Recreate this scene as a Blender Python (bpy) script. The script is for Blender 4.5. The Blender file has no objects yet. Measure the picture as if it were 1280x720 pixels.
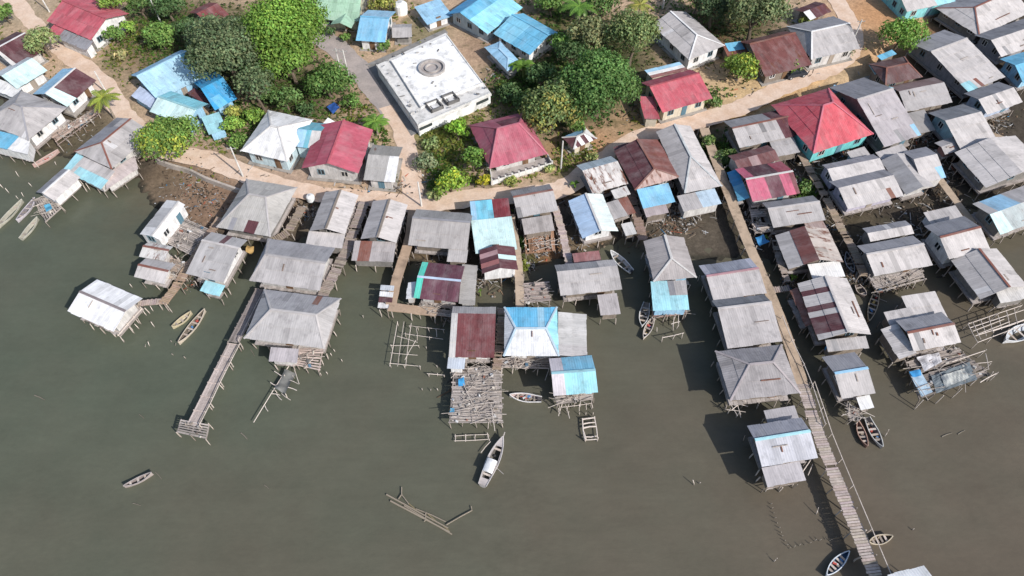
import bpy, math, random
import numpy as np
from mathutils import Vector, Matrix, noise as mnoise
random.seed(11)
R = random.Random(5)
SC = bpy.context.scene
COL = SC.collection
rad = math.radians

# ------------------------------------------------------------------ survey
# camera: drone 75 m above the water, looking 37 degrees off straight down.
CAM_H, OFF, FPX = 75.0, rad(37.0), 850.0
_s, _c = math.sin(OFF), math.cos(OFF)
def P(px, py, z=0.0):
    """survey point of the aerial photograph -> world position at height z"""
    u = px-640.0; v = 360.0-py
    dy = FPX*_s+v*_c; dz = -FPX*_c+v*_s
    t = (z-CAM_H)/dz
    return Vector((u*t, dy*t, z))
def mpp(px, py, z=0.0):
    v = 360.0-py
    return (CAM_H-z)/(FPX*_c-v*_s)

# ------------------------------------------------------------------ object helpers
def link(o, parent=None):
    COL.objects.link(o)
    if parent is not None: o.parent = parent
    return o
def tag(o, label, cat, group=None, kind=None):
    if label: o['label'] = label
    if cat: o['category'] = cat
    if group: o['group'] = group
    if kind: o['kind'] = kind
    return o
def empty(name, loc, label, cat, group=None, rz=0.0):
    o = bpy.data.objects.new(name, None); o.empty_display_size = .3
    o.location = loc; o.rotation_euler = (0, 0, rz)
    link(o); tag(o, label, cat, group); return o

class MB:
    """collects faces for ONE mesh object; keeps a colour (rgb + wear) and uv per corner"""
    def __init__(s): s.v = []; s.f = []; s.c = []; s.uv = []
    def face(s, pts, col=(1, 1, 1, 0), uv=None):
        i = len(s.v); s.v.extend([tuple(p) for p in pts]); s.f.append(tuple(range(i, i+len(pts))))
        if len(col) == 3: col = tuple(col)+(0,)
        s.c.append(col)
        if uv is None: uv = [(0, 0)]*len(pts)
        s.uv.append(uv)
    def box(s, c, sx, sy, sz, rz=0.0, col=(1, 1, 1, 0), tilt=None):
        M = Matrix.Rotation(rz, 3, 'Z')
        if tilt: M = M @ Matrix.Rotation(tilt[0], 3, 'X') @ Matrix.Rotation(tilt[1], 3, 'Y')
        c = Vector(c); p = []
        for dz in (-.5, .5):
            for dx, dy in ((-.5, -.5), (.5, -.5), (.5, .5), (-.5, .5)):
                p.append(c+M @ Vector((dx*sx, dy*sy, dz*sz)))
        for q in ((3, 2, 1, 0), (4, 5, 6, 7), (0, 1, 5, 4), (1, 2, 6, 5), (2, 3, 7, 6), (3, 0, 4, 7)):
            L = (sx, sy)
            s.face([p[k] for k in q], col, [(0, 0), (sx, 0), (sx, sy), (0, sy)])
    def bar(s, a, b, w, h=None, col=(1, 1, 1, 0)):
        a = Vector(a); b = Vector(b); h = h or w
        d = (b-a); L = d.length
        if L < 1e-5: return
        d /= L
        up = Vector((0, 0, 1)) if abs(d.z) < .95 else Vector((1, 0, 0))
        x = d.cross(up).normalized()*w*.5; y = x.cross(d).normalized()*h*.5
        r = [a-x-y, a+x-y, a+x+y, a-x+y, b-x-y, b+x-y, b+x+y, b-x+y]
        for q in ((0, 1, 2, 3), (7, 6, 5, 4), (4, 5, 1, 0), (5, 6, 2, 1), (6, 7, 3, 2), (7, 4, 0, 3)):
            s.face([r[k] for k in q], col, [(0, 0), (w, 0), (w, L), (0, L)])
    def tube(s, pts, rads, n=6, col=(1, 1, 1, 0)):
        rings = []
        for i, p in enumerate(pts):
            p = Vector(p)
            a = Vector(pts[max(i-1, 0)]); b = Vector(pts[min(i+1, len(pts)-1)])
            d = (b-a).normalized()
            up = Vector((0, 0, 1)) if abs(d.z) < .9 else Vector((1, 0, 0))
            x = d.cross(up).normalized(); y = x.cross(d).normalized()
            rings.append([p+(x*math.cos(k*2*math.pi/n)+y*math.sin(k*2*math.pi/n))*rads[i] for k in range(n)])
        for i in range(len(rings)-1):
            for k in range(n):
                k2 = (k+1) % n
                s.face([rings[i][k2], rings[i][k], rings[i+1][k], rings[i+1][k2]], col)
        s.face(rings[0], col); s.face(list(reversed(rings[-1])), col)
    def slab(s, poly, z0, z1, col=(1, 1, 1, 0)):
        """vertical prism over a plan polygon"""
        a = sum(poly[i][0]*poly[(i+1) % len(poly)][1]-poly[(i+1) % len(poly)][0]*poly[i][1] for i in range(len(poly)))
        if a < 0: poly = list(reversed(poly))
        top = [(p[0], p[1], z1) for p in poly]; bot = [(p[0], p[1], z0) for p in poly]
        s.face(top, col, [(p[0], p[1]) for p in poly]); s.face(list(reversed(bot)), col)
        for i in range(len(poly)):
            j = (i+1) % len(poly)
            L = math.hypot(poly[j][0]-poly[i][0], poly[j][1]-poly[i][1])
            s.face([bot[i], bot[j], top[j], top[i]], col, [(0, z0), (L, z0), (L, z1), (0, z1)])
    def mesh(s, name, mat, o0=(0, 0, 0), smooth=False):
        me = bpy.data.meshes.new(name)
        if any(o0): s.v = [(v[0]-o0[0], v[1]-o0[1], v[2]-o0[2]) for v in s.v]
        me.from_pydata(s.v, [], s.f)
        ca = me.color_attributes.new('Col', 'FLOAT_COLOR', 'CORNER')
        flat = []; uvs = []
        for f, c, uv in zip(s.f, s.c, s.uv):
            flat.extend(list(c)*len(f))
            for q in uv: uvs.extend((q[0], q[1]))
        ca.data.foreach_set('color', flat)
        ul = me.uv_layers.new(name='UVMap'); ul.data.foreach_set('uv', uvs)
        me.materials.append(mat)
        if smooth: me.polygons.foreach_set('use_smooth', [True]*len(me.polygons))
        me.update(); return me
    def build(s, name, mat, parent=None, o0=(0, 0, 0), color=None, smooth=False):
        o = bpy.data.objects.new(name, s.mesh(name, mat, o0, smooth))
        if color: o.color = (*color, 1)
        return link(o, parent)

# ------------------------------------------------------------------ materials
class NT:
    def __init__(s, name):
        m = bpy.data.materials.new(name); m.use_nodes = True
        s.m = m; s.t = m.node_tree; s.n = s.t.nodes; s.l = s.t.links
        s.b = s.n['Principled BSDF']
    def add(s, ty, **kw):
        n = s.n.new(ty)
        for k, v in kw.items():
            if k.startswith('i_'): n.inputs[k[2:].replace('_', ' ')].default_value = v
            else: setattr(n, k, v)
        return n
    def con(s, a, b): s.l.new(a, b)
    def mix(s, a, b, f, mode='MIX'):
        n = s.n.new('ShaderNodeMix'); n.data_type = 'RGBA'; n.blend_type = mode; n.clamp_factor = True
        for x, i in ((f, 0), (a, 6), (b, 7)):
            if hasattr(x, 'is_linked'): s.con(x, n.inputs[i])
            elif i == 0: n.inputs[0].default_value = x
            else: n.inputs[i].default_value = (*x[:3], 1)
        return n.outputs[2]
    def math(s, op, a, b=0.0, clamp=False):
        n = s.n.new('ShaderNodeMath'); n.operation = op; n.use_clamp = clamp
        for x, i in ((a, 0), (b, 1)):
            if hasattr(x, 'is_linked'): s.con(x, n.inputs[i])
            else: n.inputs[i].default_value = x
        return n.outputs[0]
    def ramp(s, x, lo, hi, a=0.0, b=1.0):
        n = s.n.new('ShaderNodeMapRange'); n.clamp = True
        s.con(x, n.inputs[0])
        for v, i in ((lo, 1), (hi, 2), (a, 3), (b, 4)):
            if hasattr(v, 'is_linked'): s.con(v, n.inputs[i])
            else: n.inputs[i].default_value = v
        return n.outputs[0]
    def noise(s, vec, scale, detail=3.0, rough=.55):
        n = s.n.new('ShaderNodeTexNoise'); n.inputs['Scale'].default_value = scale
        n.inputs['Detail'].default_value = detail; n.inputs['Roughness'].default_value = rough
        if vec is not None: s.con(vec, n.inputs['Vector'])
        return n.outputs[0]
    def vscale(s, vec, sc, off=None):
        n = s.n.new('ShaderNodeVectorMath'); n.operation = 'MULTIPLY'
        s.con(vec, n.inputs[0]); n.inputs[1].default_value = sc
        o = n.outputs[0]
        if off is not None:
            a = s.n.new('ShaderNodeVectorMath'); a.operation = 'ADD'
            s.con(o, a.inputs[0]); s.con(off, a.inputs[1]); o = a.outputs[0]
        return o
    def bump(s, h, strength, dist):
        n = s.n.new('ShaderNodeBump'); n.inputs['Strength'].default_value = strength
        n.inputs['Distance'].default_value = dist
        s.con(h, n.inputs['Height']); s.con(n.outputs[0], s.b.inputs['Normal'])
    def base(s, c, rough=.8, spec=.2):
        if hasattr(c, 'is_linked'): s.con(c, s.b.inputs['Base Color'])
        else: s.b.inputs['Base Color'].default_value = (*c, 1)
        s.b.inputs['Roughness'].default_value = rough
        s.b.inputs['Specular IOR Level'].default_value = spec

def randvec(t, k=37.0):
    oi = t.n.new('ShaderNodeObjectInfo')
    c = t.n.new('ShaderNodeCombineXYZ')
    a = t.math('MULTIPLY', oi.outputs['Random'], k)
    t.con(a, c.inputs[0]); t.con(t.math('MULTIPLY', a, 1.7), c.inputs[1]); t.con(a, c.inputs[2])
    return oi, c.outputs[0]

def mat_roof():
    t = NT('roof_sheet')
    vc = t.add('ShaderNodeVertexColor', layer_name='Col')
    uv = t.add('ShaderNodeUVMap', uv_map='UVMap').outputs[0]
    oi, rv = randvec(t)
    streak = t.noise(t.vscale(uv, (2.6, .22, 1), rv), 1.0, 4, .6)
    fine = t.noise(t.vscale(uv, (9, 1.6, 1), rv), 1.0, 3, .6)
    blot = t.noise(t.vscale(uv, (.33, .33, 1), rv), 1.0, 4, .6)
    mold = t.noise(t.vscale(uv, (1.1, .8, 1), rv), 1.0, 6, .7)
    k = t.math('MULTIPLY', t.ramp(streak, .3, .7, .86, 1.07), t.ramp(fine, .3, .7, .92, 1.06))
    k = t.math('MULTIPLY', k, t.ramp(blot, .3, .72, 1.08, .80))
    k = t.math('MULTIPLY', k, t.ramp(mold, .52, .72, 1.0, .68))
    g = t.n.new('ShaderNodeCombineColor')
    for i in range(3): t.con(k, g.inputs[i])
    c = t.mix(vc.outputs['Color'], g.outputs[0], 1.0, 'MULTIPLY')
    ch = t.noise(t.vscale(uv, (.55, .3, 1), rv), 1.0, 5, .7)
    c = t.mix(c, (.50, .48, .47), t.math('MULTIPLY', t.ramp(ch, .45, .75), .22))
    rn = t.noise(t.vscale(uv, (1.5, .5, 1), rv), 1.0, 5, .65)
    thr = t.math('SUBTRACT', .78, t.math('MULTIPLY', vc.outputs['Alpha'], .5))
    rm = t.ramp(t.math('SUBTRACT', rn, thr), -.04, .09)
    rc = t.mix((.19, .075, .04), (.085, .032, .024), fine)
    c = t.mix(c, rc, rm)
    t.base(c, .72, .25)
    w = t.n.new('ShaderNodeTexWave'); w.wave_type = 'BANDS'; w.bands_direction = 'X'
    w.inputs['Scale'].default_value = 1.0
    t.con(t.vscale(uv, (1.05, 0, 0)), w.inputs['Vector'])
    t.bump(w.outputs[1], .35, .025)
    return t.m
def mat_walls():
    t = NT('painted_boards')
    oi, rv = randvec(t)
    uv = t.add('ShaderNodeUVMap', uv_map='UVMap').outputs[0]
    n1 = t.noise(t.vscale(uv, (1.2, .5, 1), rv), 1.5, 4, .6)
    n2 = t.noise(t.vscale(uv, (5, .6, 1), rv), 1.2, 3, .6)
    k = t.math('MULTIPLY', t.ramp(n1, .3, .7, .7, 1.08), t.ramp(n2, .3, .7, .82, 1.06))
    g = t.n.new('ShaderNodeCombineColor')
    for i in range(3): t.con(k, g.inputs[i])
    t.base(t.mix(oi.outputs['Color'], g.outputs[0], 1.0, 'MULTIPLY'), .8, .15)
    w = t.n.new('ShaderNodeTexWave'); w.wave_type = 'BANDS'; w.bands_direction = 'X'
    w.inputs['Scale'].default_value = 1.6; t.con(t.vscale(uv, (1, 0, 0)), w.inputs['Vector'])
    t.bump(w.outputs[1], .35, .02)
    return t.m
def mat_wood(name, a, b, dark):
    t = NT(name)
    oi, rv = randvec(t)
    vc = t.add('ShaderNodeVertexColor', layer_name='Col')
    tc = t.add('ShaderNodeTexCoord')
    n = t.noise(t.vscale(tc.outputs['Object'], (3, 3, 1.2), rv), 1.5, 5, .65)
    n2 = t.noise(t.vscale(tc.outputs['Object'], (.7, .7, .7), rv), 1.0, 3, .6)
    c = t.mix(a, b, t.ramp(n, .35, .68))
    c = t.mix(c, dark, t.ramp(n2, .5, .75, 0, .6))
    c = t.mix(c, vc.outputs['Color'], 1.0, 'MULTIPLY')
    c = t.mix(c, oi.outputs['Color'], 1.0, 'MULTIPLY')
    gz = t.add('ShaderNodeSeparateXYZ'); t.con(t.add('ShaderNodeNewGeometry').outputs['Position'], gz.inputs[0])
    c = t.mix((.055, .052, .036), c, t.ramp(t.math('ADD', gz.outputs[2], t.math('MULTIPLY', n, .3)), .08, .6))
    t.base(c, .85, .1); t.bump(n, .4, .03)
    return t.m
def mat_col(name, rough=.8, spec=.2, lo=.75, hi=1.1, scale=1.2, bump=.2, use='obj'):
    t = NT(name)
    oi, rv = randvec(t)
    tc = t.add('ShaderNodeTexCoord')
    src = oi.outputs['Color'] if use == 'obj' else t.add('ShaderNodeVertexColor', layer_name='Col').outputs['Color']
    n = t.noise(t.vscale(tc.outputs['Object'], (1, 1, 1), rv), scale, 5, .65)
    g = t.n.new('ShaderNodeCombineColor'); k = t.ramp(n, .3, .7, lo, hi)
    if name == 'concrete':
        n6 = t.noise(t.vscale(tc.outputs['Object'], (1, 1, 1), rv), .45, 8, .75); k = t.math('MULTIPLY', k, t.ramp(n6, .50, .68, 1.0, .52))
    for i in range(3): t.con(k, g.inputs[i])
    t.base(t.mix(src, g.outputs[0], 1.0, 'MULTIPLY'), rough, spec)
    if bump: t.bump(n, bump, .05)
    return t.m
def mat_leaf():
    t = NT('foliage')
    vc = t.add('ShaderNodeVertexColor', layer_name='Col')
    t.base(vc.outputs['Color'], .55, .25)
    tr = t.add('ShaderNodeBsdfTranslucent')
    t.con(t.mix(vc.outputs['Color'], (1.0, 1.15, .5), 1.0, 'MULTIPLY'), tr.inputs[0])
    mx = t.add('ShaderNodeMixShader'); mx.inputs[0].default_value = .30
    t.con(t.b.outputs[0], mx.inputs[1]); t.con(tr.outputs[0], mx.inputs[2])
    t.con(mx.outputs[0], t.n['Material Output'].inputs[0])
    return t.m
def mat_terrain():
    t = NT('ground_soil')
    vc = t.add('ShaderNodeVertexColor', layer_name='Col')
    tc = t.add('ShaderNodeTexCoord').outputs['Object']
    n1 = t.noise(tc, .35, 6, .7); n2 = t.noise(tc, 2.3, 5, .75); n3 = t.noise(tc, .9, 4, .6)
    n4 = t.noise(tc, 5.0, 3, .6)
    c = t.mix(vc.outputs['Color'], (.060, .082, .022), t.math('MULTIPLY', t.ramp(n1, .52, .62), vc.outputs['Alpha']))
    k = t.math('MULTIPLY', t.ramp(n2, .3, .7, .68, 1.2), t.ramp(n3, .3, .7, .8, 1.14))
    k = t.math('MULTIPLY', k, t.ramp(n4, .58, .72, 1.0, .62))
    g = t.n.new('ShaderNodeCombineColor')
    for i in range(3): t.con(k, g.inputs[i])
    t.base(t.mix(c, g.outputs[0], 1.0, 'MULTIPLY'), .9, .08)
    t.bump(n2, .6, .12)
    return t.m
def mat_road(name, a, b):
    t = NT(name)
    tc = t.add('ShaderNodeTexCoord').outputs['Object']
    n1 = t.noise(tc, .5, 5, .65); n2 = t.noise(tc, 3.0, 5, .7)
    c = t.mix(a, b, t.ramp(n1, .35, .65))
    g = t.n.new('ShaderNodeCombineColor'); k = t.ramp(n2, .3, .7, .86, 1.08)
    for i in range(3): t.con(k, g.inputs[i])
    t.base(t.mix(c, g.outputs[0], 1.0, 'MULTIPLY'), .9, .08); t.bump(n2, .4, .05)
    return t.m
def mat_water():
    t = NT('murky_water')
    tc = t.add('ShaderNodeTexCoord').outputs['Object']
    sep = t.add('ShaderNodeSeparateXYZ'); t.con(tc, sep.inputs[0])
    shal = t.add('ShaderNodeVertexColor', layer_name='Col').outputs['Color']
    warp = t.noise(tc, .03, 4, .6)
    gx = t.math('ADD', t.ramp(sep.outputs[0], -45, 50, 0, .8), t.ramp(sep.outputs[1], 60, 18, -.1, .3))
    gx = t.math('ADD', gx, t.ramp(warp, .3, .7, -.3, .3), True)
    c = t.mix((.093, .106, .077), (.119, .099, .074), gx)
    n5 = t.noise(t.vscale(tc, (.11, .13, .1)), 1.0, 5, .7)
    c = t.mix(c, (.115, .096, .062), t.math('MULTIPLY', shal, t.ramp(n5, .3, .65, .15, .8)))
    n2 = t.noise(t.vscale(tc, (.12, .2, .1)), 1.0, 6, .7)
    n3 = t.noise(t.vscale(tc, (.9, 1.6, 1)), 1.0, 5, .7)
    k = t.math('MULTIPLY', t.ramp(n2, .3, .7, .88, 1.09), t.ramp(n3, .3, .7, .955, 1.035))
    g = t.n.new('ShaderNodeCombineColor')
    for i in range(3): t.con(k, g.inputs[i])
    t.base(t.mix(c, g.outputs[0], 1.0, 'MULTIPLY'), .16, .22)
    t.b.inputs['IOR'].default_value = 1.33
    n4 = t.noise(t.vscale(tc, (1.3, 2.4, 1)), 1.0, 6, .65)
    t.bump(n4, .22, .12)
    return t.m
M = dict(
    roof=mat_roof(), wall=mat_walls(), water=mat_water(), soil=mat_terrain(), leaf=mat_leaf(),
    wood=mat_wood('weathered_wood', (.52, .475, .44), (.34, .305, .28), (.19, .17, .15)),
    deck=mat_wood('deck_planks', (.46, .415, .395), (.33, .295, .275), (.19, .17, .15)),
    concrete=mat_col('concrete', .88, .1, .80, 1.10, .8, .25),
    paint=mat_col('boat_paint', .5, .35, .72, 1.08, 1.6, .1),
    cloth=mat_col('tarpaulin', .6, .25, .75, 1.1, 1.3, .5),
    bark=mat_col('bark', .9, .05, .6, 1.2, 2.5, .5),
    glass=mat_col('window_glass', .12, .5, .9, 1.05, 1, 0),
    metal=mat_col('dull_metal', .5, .4, .8, 1.1, 2, .1),
    junk=mat_col('debris_mix', .85, .12, .65, 1.15, 2, .2, use='vc'),
    sand=mat_road('sandy_road', (.60, .43, .315), (.71, .555, .445)),
    tar=mat_road('grey_road', (.33, .29, .27), (.42, .36, .33)),
)
# paint colours (linear); the darker greys also carry the shade of back roof slopes
G = (.51, .478, .462); G2 = (.435, .408, .40); G3 = (.55, .512, .495); GD = (.30, .295, .315)
MA = (.115, .045, .052); RD = (.52, .115, .145); MG = (.42, .115, .155); PK = (.53, .135, .205)
BL = (.16, .46, .66); SB = (.33, .56, .74); CY = (.36, .66, .73); DB = (.03, .25, .52); MT = (.58, .76, .75)
WH = (.78, .77, .76); OW = (.58, .56, .54); TG = (.08, .52, .42); RU = (.24, .10, .075); TQ = (.18, .55, .55)
WB = (.24, .20, .165); WG = (.24, .225, .21); CR = (.62, .55, .44); LV = (.50, .47, .56)  # WB, WG: weathered boards, kept dark to paint in the shade under eaves
SUN_E, SKY_E = 4.8, .15
# ------------------------------------------------------------------ buildings
def clip(poly, ax, val, keep_ge):
    out = []
    for i in range(len(poly)):
        a = poly[i]; b = poly[(i+1) % len(poly)]
        da = (a[ax]-val) if keep_ge else (val-a[ax]); db = (b[ax]-val) if keep_ge else (val-b[ax])
        if da >= 0: out.append(a)
        if (da >= 0) != (db >= 0):
            t = da/(da-db); out.append((a[0]+(b[0]-a[0])*t, a[1]+(b[1]-a[1])*t))
    return out
def vary(c, k):
    f = 1+R.uniform(-k, k)
    return tuple(min(.9, max(.004, x*f)) for x in c[:3])
def sheets(mb, poly, col, rust=0.0, patches=(), sw=.8, sl=2.2, th=.03, jit=.10, streaky=.10):
    """covers a planar polygon (edge 0-1 = eave) with overlapping corrugated sheets"""
    o = Vector(poly[0]); u = (Vector(poly[1])-o); u.normalize()
    nrm = Vector((0, 0, 0))
    for i in range(len(poly)):
        nrm += Vector(poly[i]).cross(Vector(poly[(i+1) % len(poly)]))
    nrm.normalize()
    if nrm.z < 0: nrm = -nrm
    v = nrm.cross(u)
    p2 = [((Vector(p)-o).dot(u), (Vector(p)-o).dot(v)) for p in poly]
    if max(q[1] for q in p2) < .01: v = -v; p2 = [(a, -b) for a, b in p2]
    us = [q[0] for q in p2]; vs = [q[1] for q in p2]
    u0, u1, v0, v1 = min(us), max(us), min(vs), max(vs)
    nu = max(1, round((u1-u0)/sw)); nv = max(1, round((v1-v0)/sl))
    du = (u1-u0)/nu; dv = (v1-v0)/nv
    rowt = [R.uniform(-.035, .035) for _ in range(nv)]
    for i in range(nu):
        ct = R.uniform(-.035, .035)
        for j in range(nv):
            a0 = u0+du*i; a1 = a0+du; b0 = v0+dv*j; b1 = b0+dv
            if j == 0: b0 += R.uniform(0, jit)
            q = clip(p2, 0, a0, True)
            for args in ((0, a1-.004, False), (1, b0, True), (1, min(b1+.1, v1+.01), False)):
                if len(q) > 2: q = clip(q, *args)
            if len(q) < 3: continue
            uf = (a0+du*.5-u0)/(u1-u0); vf = (b0+dv*.5-v0)/(v1-v0)
            c = col; rr = rust
            for pt in patches:
                if pt[0] <= uf <= pt[1] and pt[2] <= vf <= pt[3]:
                    c = pt[4]; rr = pt[5] if len(pt) > 5 else 0.0
            f = 1+ct+rowt[j]+R.uniform(-.035, .035)
            if R.random() < streaky: f *= R.uniform(.76, .93)
            if R.random() < .008 and max(c[:3])-min(c[:3]) < .07: c = vary(R.choice([(.24, .12, .09), (.3, .29, .29), (.62, .6, .6), (.2, .19, .19)]), .1)
            c = tuple(min(.85, x*f) for x in c)+(rr,)
            dz = R.uniform(0, .012)
            top = []
            for (a, b) in q:
                w = o+u*a+v*b
                lift = .045*(1-(b-b0)/max(dv, .1))+dz
                w = w+nrm*lift
                w.z += .05*mnoise.noise(Vector((w.x*.35, w.y*.35, 3.1)))
                top.append(w)
            ar = sum(q[k][0]*q[(k+1) % len(q)][1]-q[(k+1) % len(q)][0]*q[k][1] for k in range(len(q)))
            uvs = list(q)
            n3 = (top[1]-top[0]).cross(top[2]-top[0])
            if n3.dot(nrm) < 0: top.reverse(); uvs.reverse()
            bot = [w-nrm*th for w in top]
            mb.face(top, c, uvs); mb.face(list(reversed(bot)), c, list(reversed(uvs)))
            for k in range(len(top)):
                k2 = (k+1) % len(top)
                mb.face([bot[k], bot[k2], top[k2], top[k]], c, [uvs[k], uvs[k2], uvs[k2], uvs[k]])

def fit(c4, z):
    """eave corners -> tidy parallelogram"""
    w = [P(x, y, z) for x, y in c4]
    ctr = (w[0]+w[1]+w[2]+w[3])/4
    u = ((w[1]-w[0])+(w[2]-w[3]))/2; v = ((w[3]-w[0])+(w[2]-w[1]))/2
    u.z = v.z = 0
    lu, lv = u.length, v.length
    un, vn = u/lu, v/lv
    sk = un.dot(vn)
    un2 = (un-vn*sk*.35).normalized()*lu; vn2 = (vn-un*sk*.35).normalized()*lv
    return [ctr-un2/2-vn2/2, ctr+un2/2-vn2/2, ctr+un2/2+vn2/2, ctr-un2/2+vn2/2]

def unit_cyl(name, n, r0, r1, mat, bend=0.0):
    mb = MB(); rings = []
    for z, r, dx in ((0, r0, 0), (.5, (r0+r1)/2, bend), (1, r1, 0)):
        rings.append([(dx+r*math.cos(2*math.pi*k/n), r*math.sin(2*math.pi*k/n), z) for k in range(n)])
    for a, b in zip(rings[:-1], rings[1:]):
        for k in range(n): mb.face([a[k], a[(k+1) % n], b[(k+1) % n], b[k]])
    mb.face(list(reversed(rings[0]))); mb.face(rings[-1])
    return mb.mesh(name, mat)
STILT = [unit_cyl('stilt', 6, 1.0, .85, M['wood'], b) for b in (0, .8, -1.0)]
def post(name, parent, base, top, r, color, o0):
    """one round timber as its own object"""
    base = Vector(base); top = Vector(top); d = top-base
    o = bpy.data.objects.new(name, R.choice(STILT)); o.color = (*color, 1)
    o.location = base-Vector(o0); o.scale = (r, r, d.length)
    o.rotation_euler = d.to_track_quat('Z', 'Y').to_euler()
    return link(o, parent)
def _win():
    f = MB(); p = MB()
    for (a, b) in (((-.55, 0, 0), (.55, 0, 0)), ((-.55, 0, 1), (.55, 0, 1)), ((-.52, 0, 0), (-.52, 0, 1)), ((.52, 0, 0), (.52, 0, 1)), ((0, 0, 0), (0, 0, 1))):
        f.bar(a, b, .09, .09)
    p.box((0, .02, .5), 1.0, .02, .95)
    d = MB(); d.box((0, 0, 1.0), .95, .07, 2.0); 
    return f.mesh('window', M['wall']), p.mesh('pane', M['glass']), d.mesh('door', M['wall'])
WIN, PANE, DOOR = _win()

def wall_detail(par, o0, a, b, z0, z1, wc, k, door):
    a = Vector(a); b = Vector(b); d = b-a; d.z = 0; L = d.length
    if L < 2.6 or z1-z0 < 1.7: return
    ang = math.atan2(d.y, d.x); dn = d/L
    out = Vector((dn.y, -dn.x, 0))
    n = min(3, int(L/2.5))
    for i in range(n):
        p = a+d*((i+.5)/n)+out*.03
        if door and i == n//2:
            o = bpy.data.objects.new('door', DOOR); o.color = (*R.choice([(.20, .12, .07), (.12, .22, .28), (.35, .3, .25)]), 1)
            o.location = Vector((p.x, p.y, z0+.02))-Vector(o0); o.rotation_euler = (0, 0, ang); link(o, par)
            continue
        o = bpy.data.objects.new('window', WIN)
        o.color = (*R.choice([(.75, .74, .72), (.5, .48, .45), (.2, .3, .35)]), 1)
        o.location = Vector((p.x, p.y, z0+.85))-Vector(o0); o.rotation_euler = (0, 0, ang); link(o, par)
        q = bpy.data.objects.new('pane', PANE); q.color = (.02, .025, .03, 1); link(q, o)

def roof_planes(c, ze, rise, t, h):
    """returns plane polygons (eave first) and ridge ends; c = A,B,C,D (plan) with the ridge parallel to AB"""
    A, B, C, D = [Vector((p.x, p.y, ze)) for p in c]
    RA = A.lerp(D, t); RB = B.lerp(C, t)
    ru = RB-RA
    RA = RA+ru*h[0]; RB = RB-ru*h[1]
    RA.z = RB.z = ze+rise
    pl = [[B, A, RA, RB], [D, C, RB, RA]]
    if h[0] > 0: pl.append([A, D, RA])
    if h[1] > 0: pl.append([C, B, RB])
    return pl, RA, RB
def plane_z(poly, x, y):
    a, b, c = poly[0], poly[1], poly[2]
    n = (b-a).cross(c-a)
    return a.z-(n.x*(x-a.x)+n.y*(y-a.y))/n.z

def inset(c, d):
    A, B, C, D = c
    u = (B-A).normalized(); v = (D-A).normalized()
    lu = min(d, (B-A).length*.22); lv = min(d, (D-A).length*.22)
    return [A+u*lu+v*lv, B-u*lu+v*lv, C-u*lu-v*lv, D+u*lu-v*lv]

def section(root, o0, c4, z, col, kind='gable', rise=None, pitch=.34, t=.5, h=(0, 0), rust=0, patches=(), ridge=None,
            zf=0, walls=True, wc=WG, name='roof', wname='wall', drop=.55, over=.4, deck=True, detail=True, door=False, open_=False):
    c = fit(c4, z)
    A, B, C, D = c
    ang = None
    lv = (D-A).length
    if rise is None: rise = max(.35, pitch*lv*min(t, 1-t)) if abs(t-.5) < .01 else pitch*lv*.5*.9
    mb = MB(); pls = []
    if kind == 'gable':
        pls, RA, RB = roof_planes(c, z, rise, t, h)
    elif kind == 'shed':        # AB high, CD low
        A2, B2 = Vector((A.x, A.y, z)), Vector((B.x, B.y, z)); C2, D2 = Vector((C.x, C.y, z-drop)), Vector((D.x, D.y, z-drop))
        # re-survey the low edge at its own height
        pls = [[D2, C2, B2, A2]]
    for i, pl in enumerate(pls):
        sheets(mb, pl, col, rust, [p[1:] for p in patches if p[0] == i])  # patches: odd sheets, and whole back slopes darkened to paint in their shade
    ro = mb.build(name, M['roof'], root, o0)
    if kind == 'gable' and ridge is not None:
        rb = MB()
        def cap(a, b, w=.34):
            rb.bar(Vector(a)+Vector((0, 0, .07)), Vector(b)+Vector((0, 0, .07)), w, .05, vary(ridge, .05)+(0,))
        cap(RA, RB)
        if h[0] > 0: cap(A.xy.to_3d()+Vector((0, 0, z)), RA, .26); cap(D.xy.to_3d()+Vector((0, 0, z)), RA, .26)
        if h[1] > 0: cap(B.xy.to_3d()+Vector((0, 0, z)), RB, .26); cap(C.xy.to_3d()+Vector((0, 0, z)), RB, .26)
        rb.build('ridge_cap', M['roof'], ro, o0)
    I = inset(c, over)
    if walls:
        wm = MB()
        def rz(p): return min(plane_z(pl, p.x, p.y) for pl in pls)-.07
        for i in range(4):
            p = I[i]; q = I[(i+1) % 4]
            L = (q-p).length
            pts = [Vector((p.x, p.y, zf)), Vector((q.x, q.y, zf)), Vector((q.x, q.y, rz(q))), ]
            uv = [(0, zf), (L, zf), (L, rz(q))]
            if kind == 'gable' and i in (1, 3):
                tt = t if i == 1 else 1-t
                hh = h[1] if i == 1 else h[0]
                if hh == 0:
                    r = p.lerp(q, tt); pts.append(Vector((r.x, r.y, rz(r)))); uv.append((L*tt, rz(r)))
            pts.append(Vector((p.x, p.y, rz(p)))); uv.append((0, rz(p)))
            pts.reverse(); uv.reverse()
            wm.face(pts, (1, 1, 1, 0), uv)
        wm.build(wname, M['wall'], root, o0, color=wc)
        if detail:
            J = list(reversed(I))
            for i in range(4):
                wall_detail(root, o0, J[i], J[(i+1) % 4], zf, z, wc, i, door and i == 0)
    return c, I, ro

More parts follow.
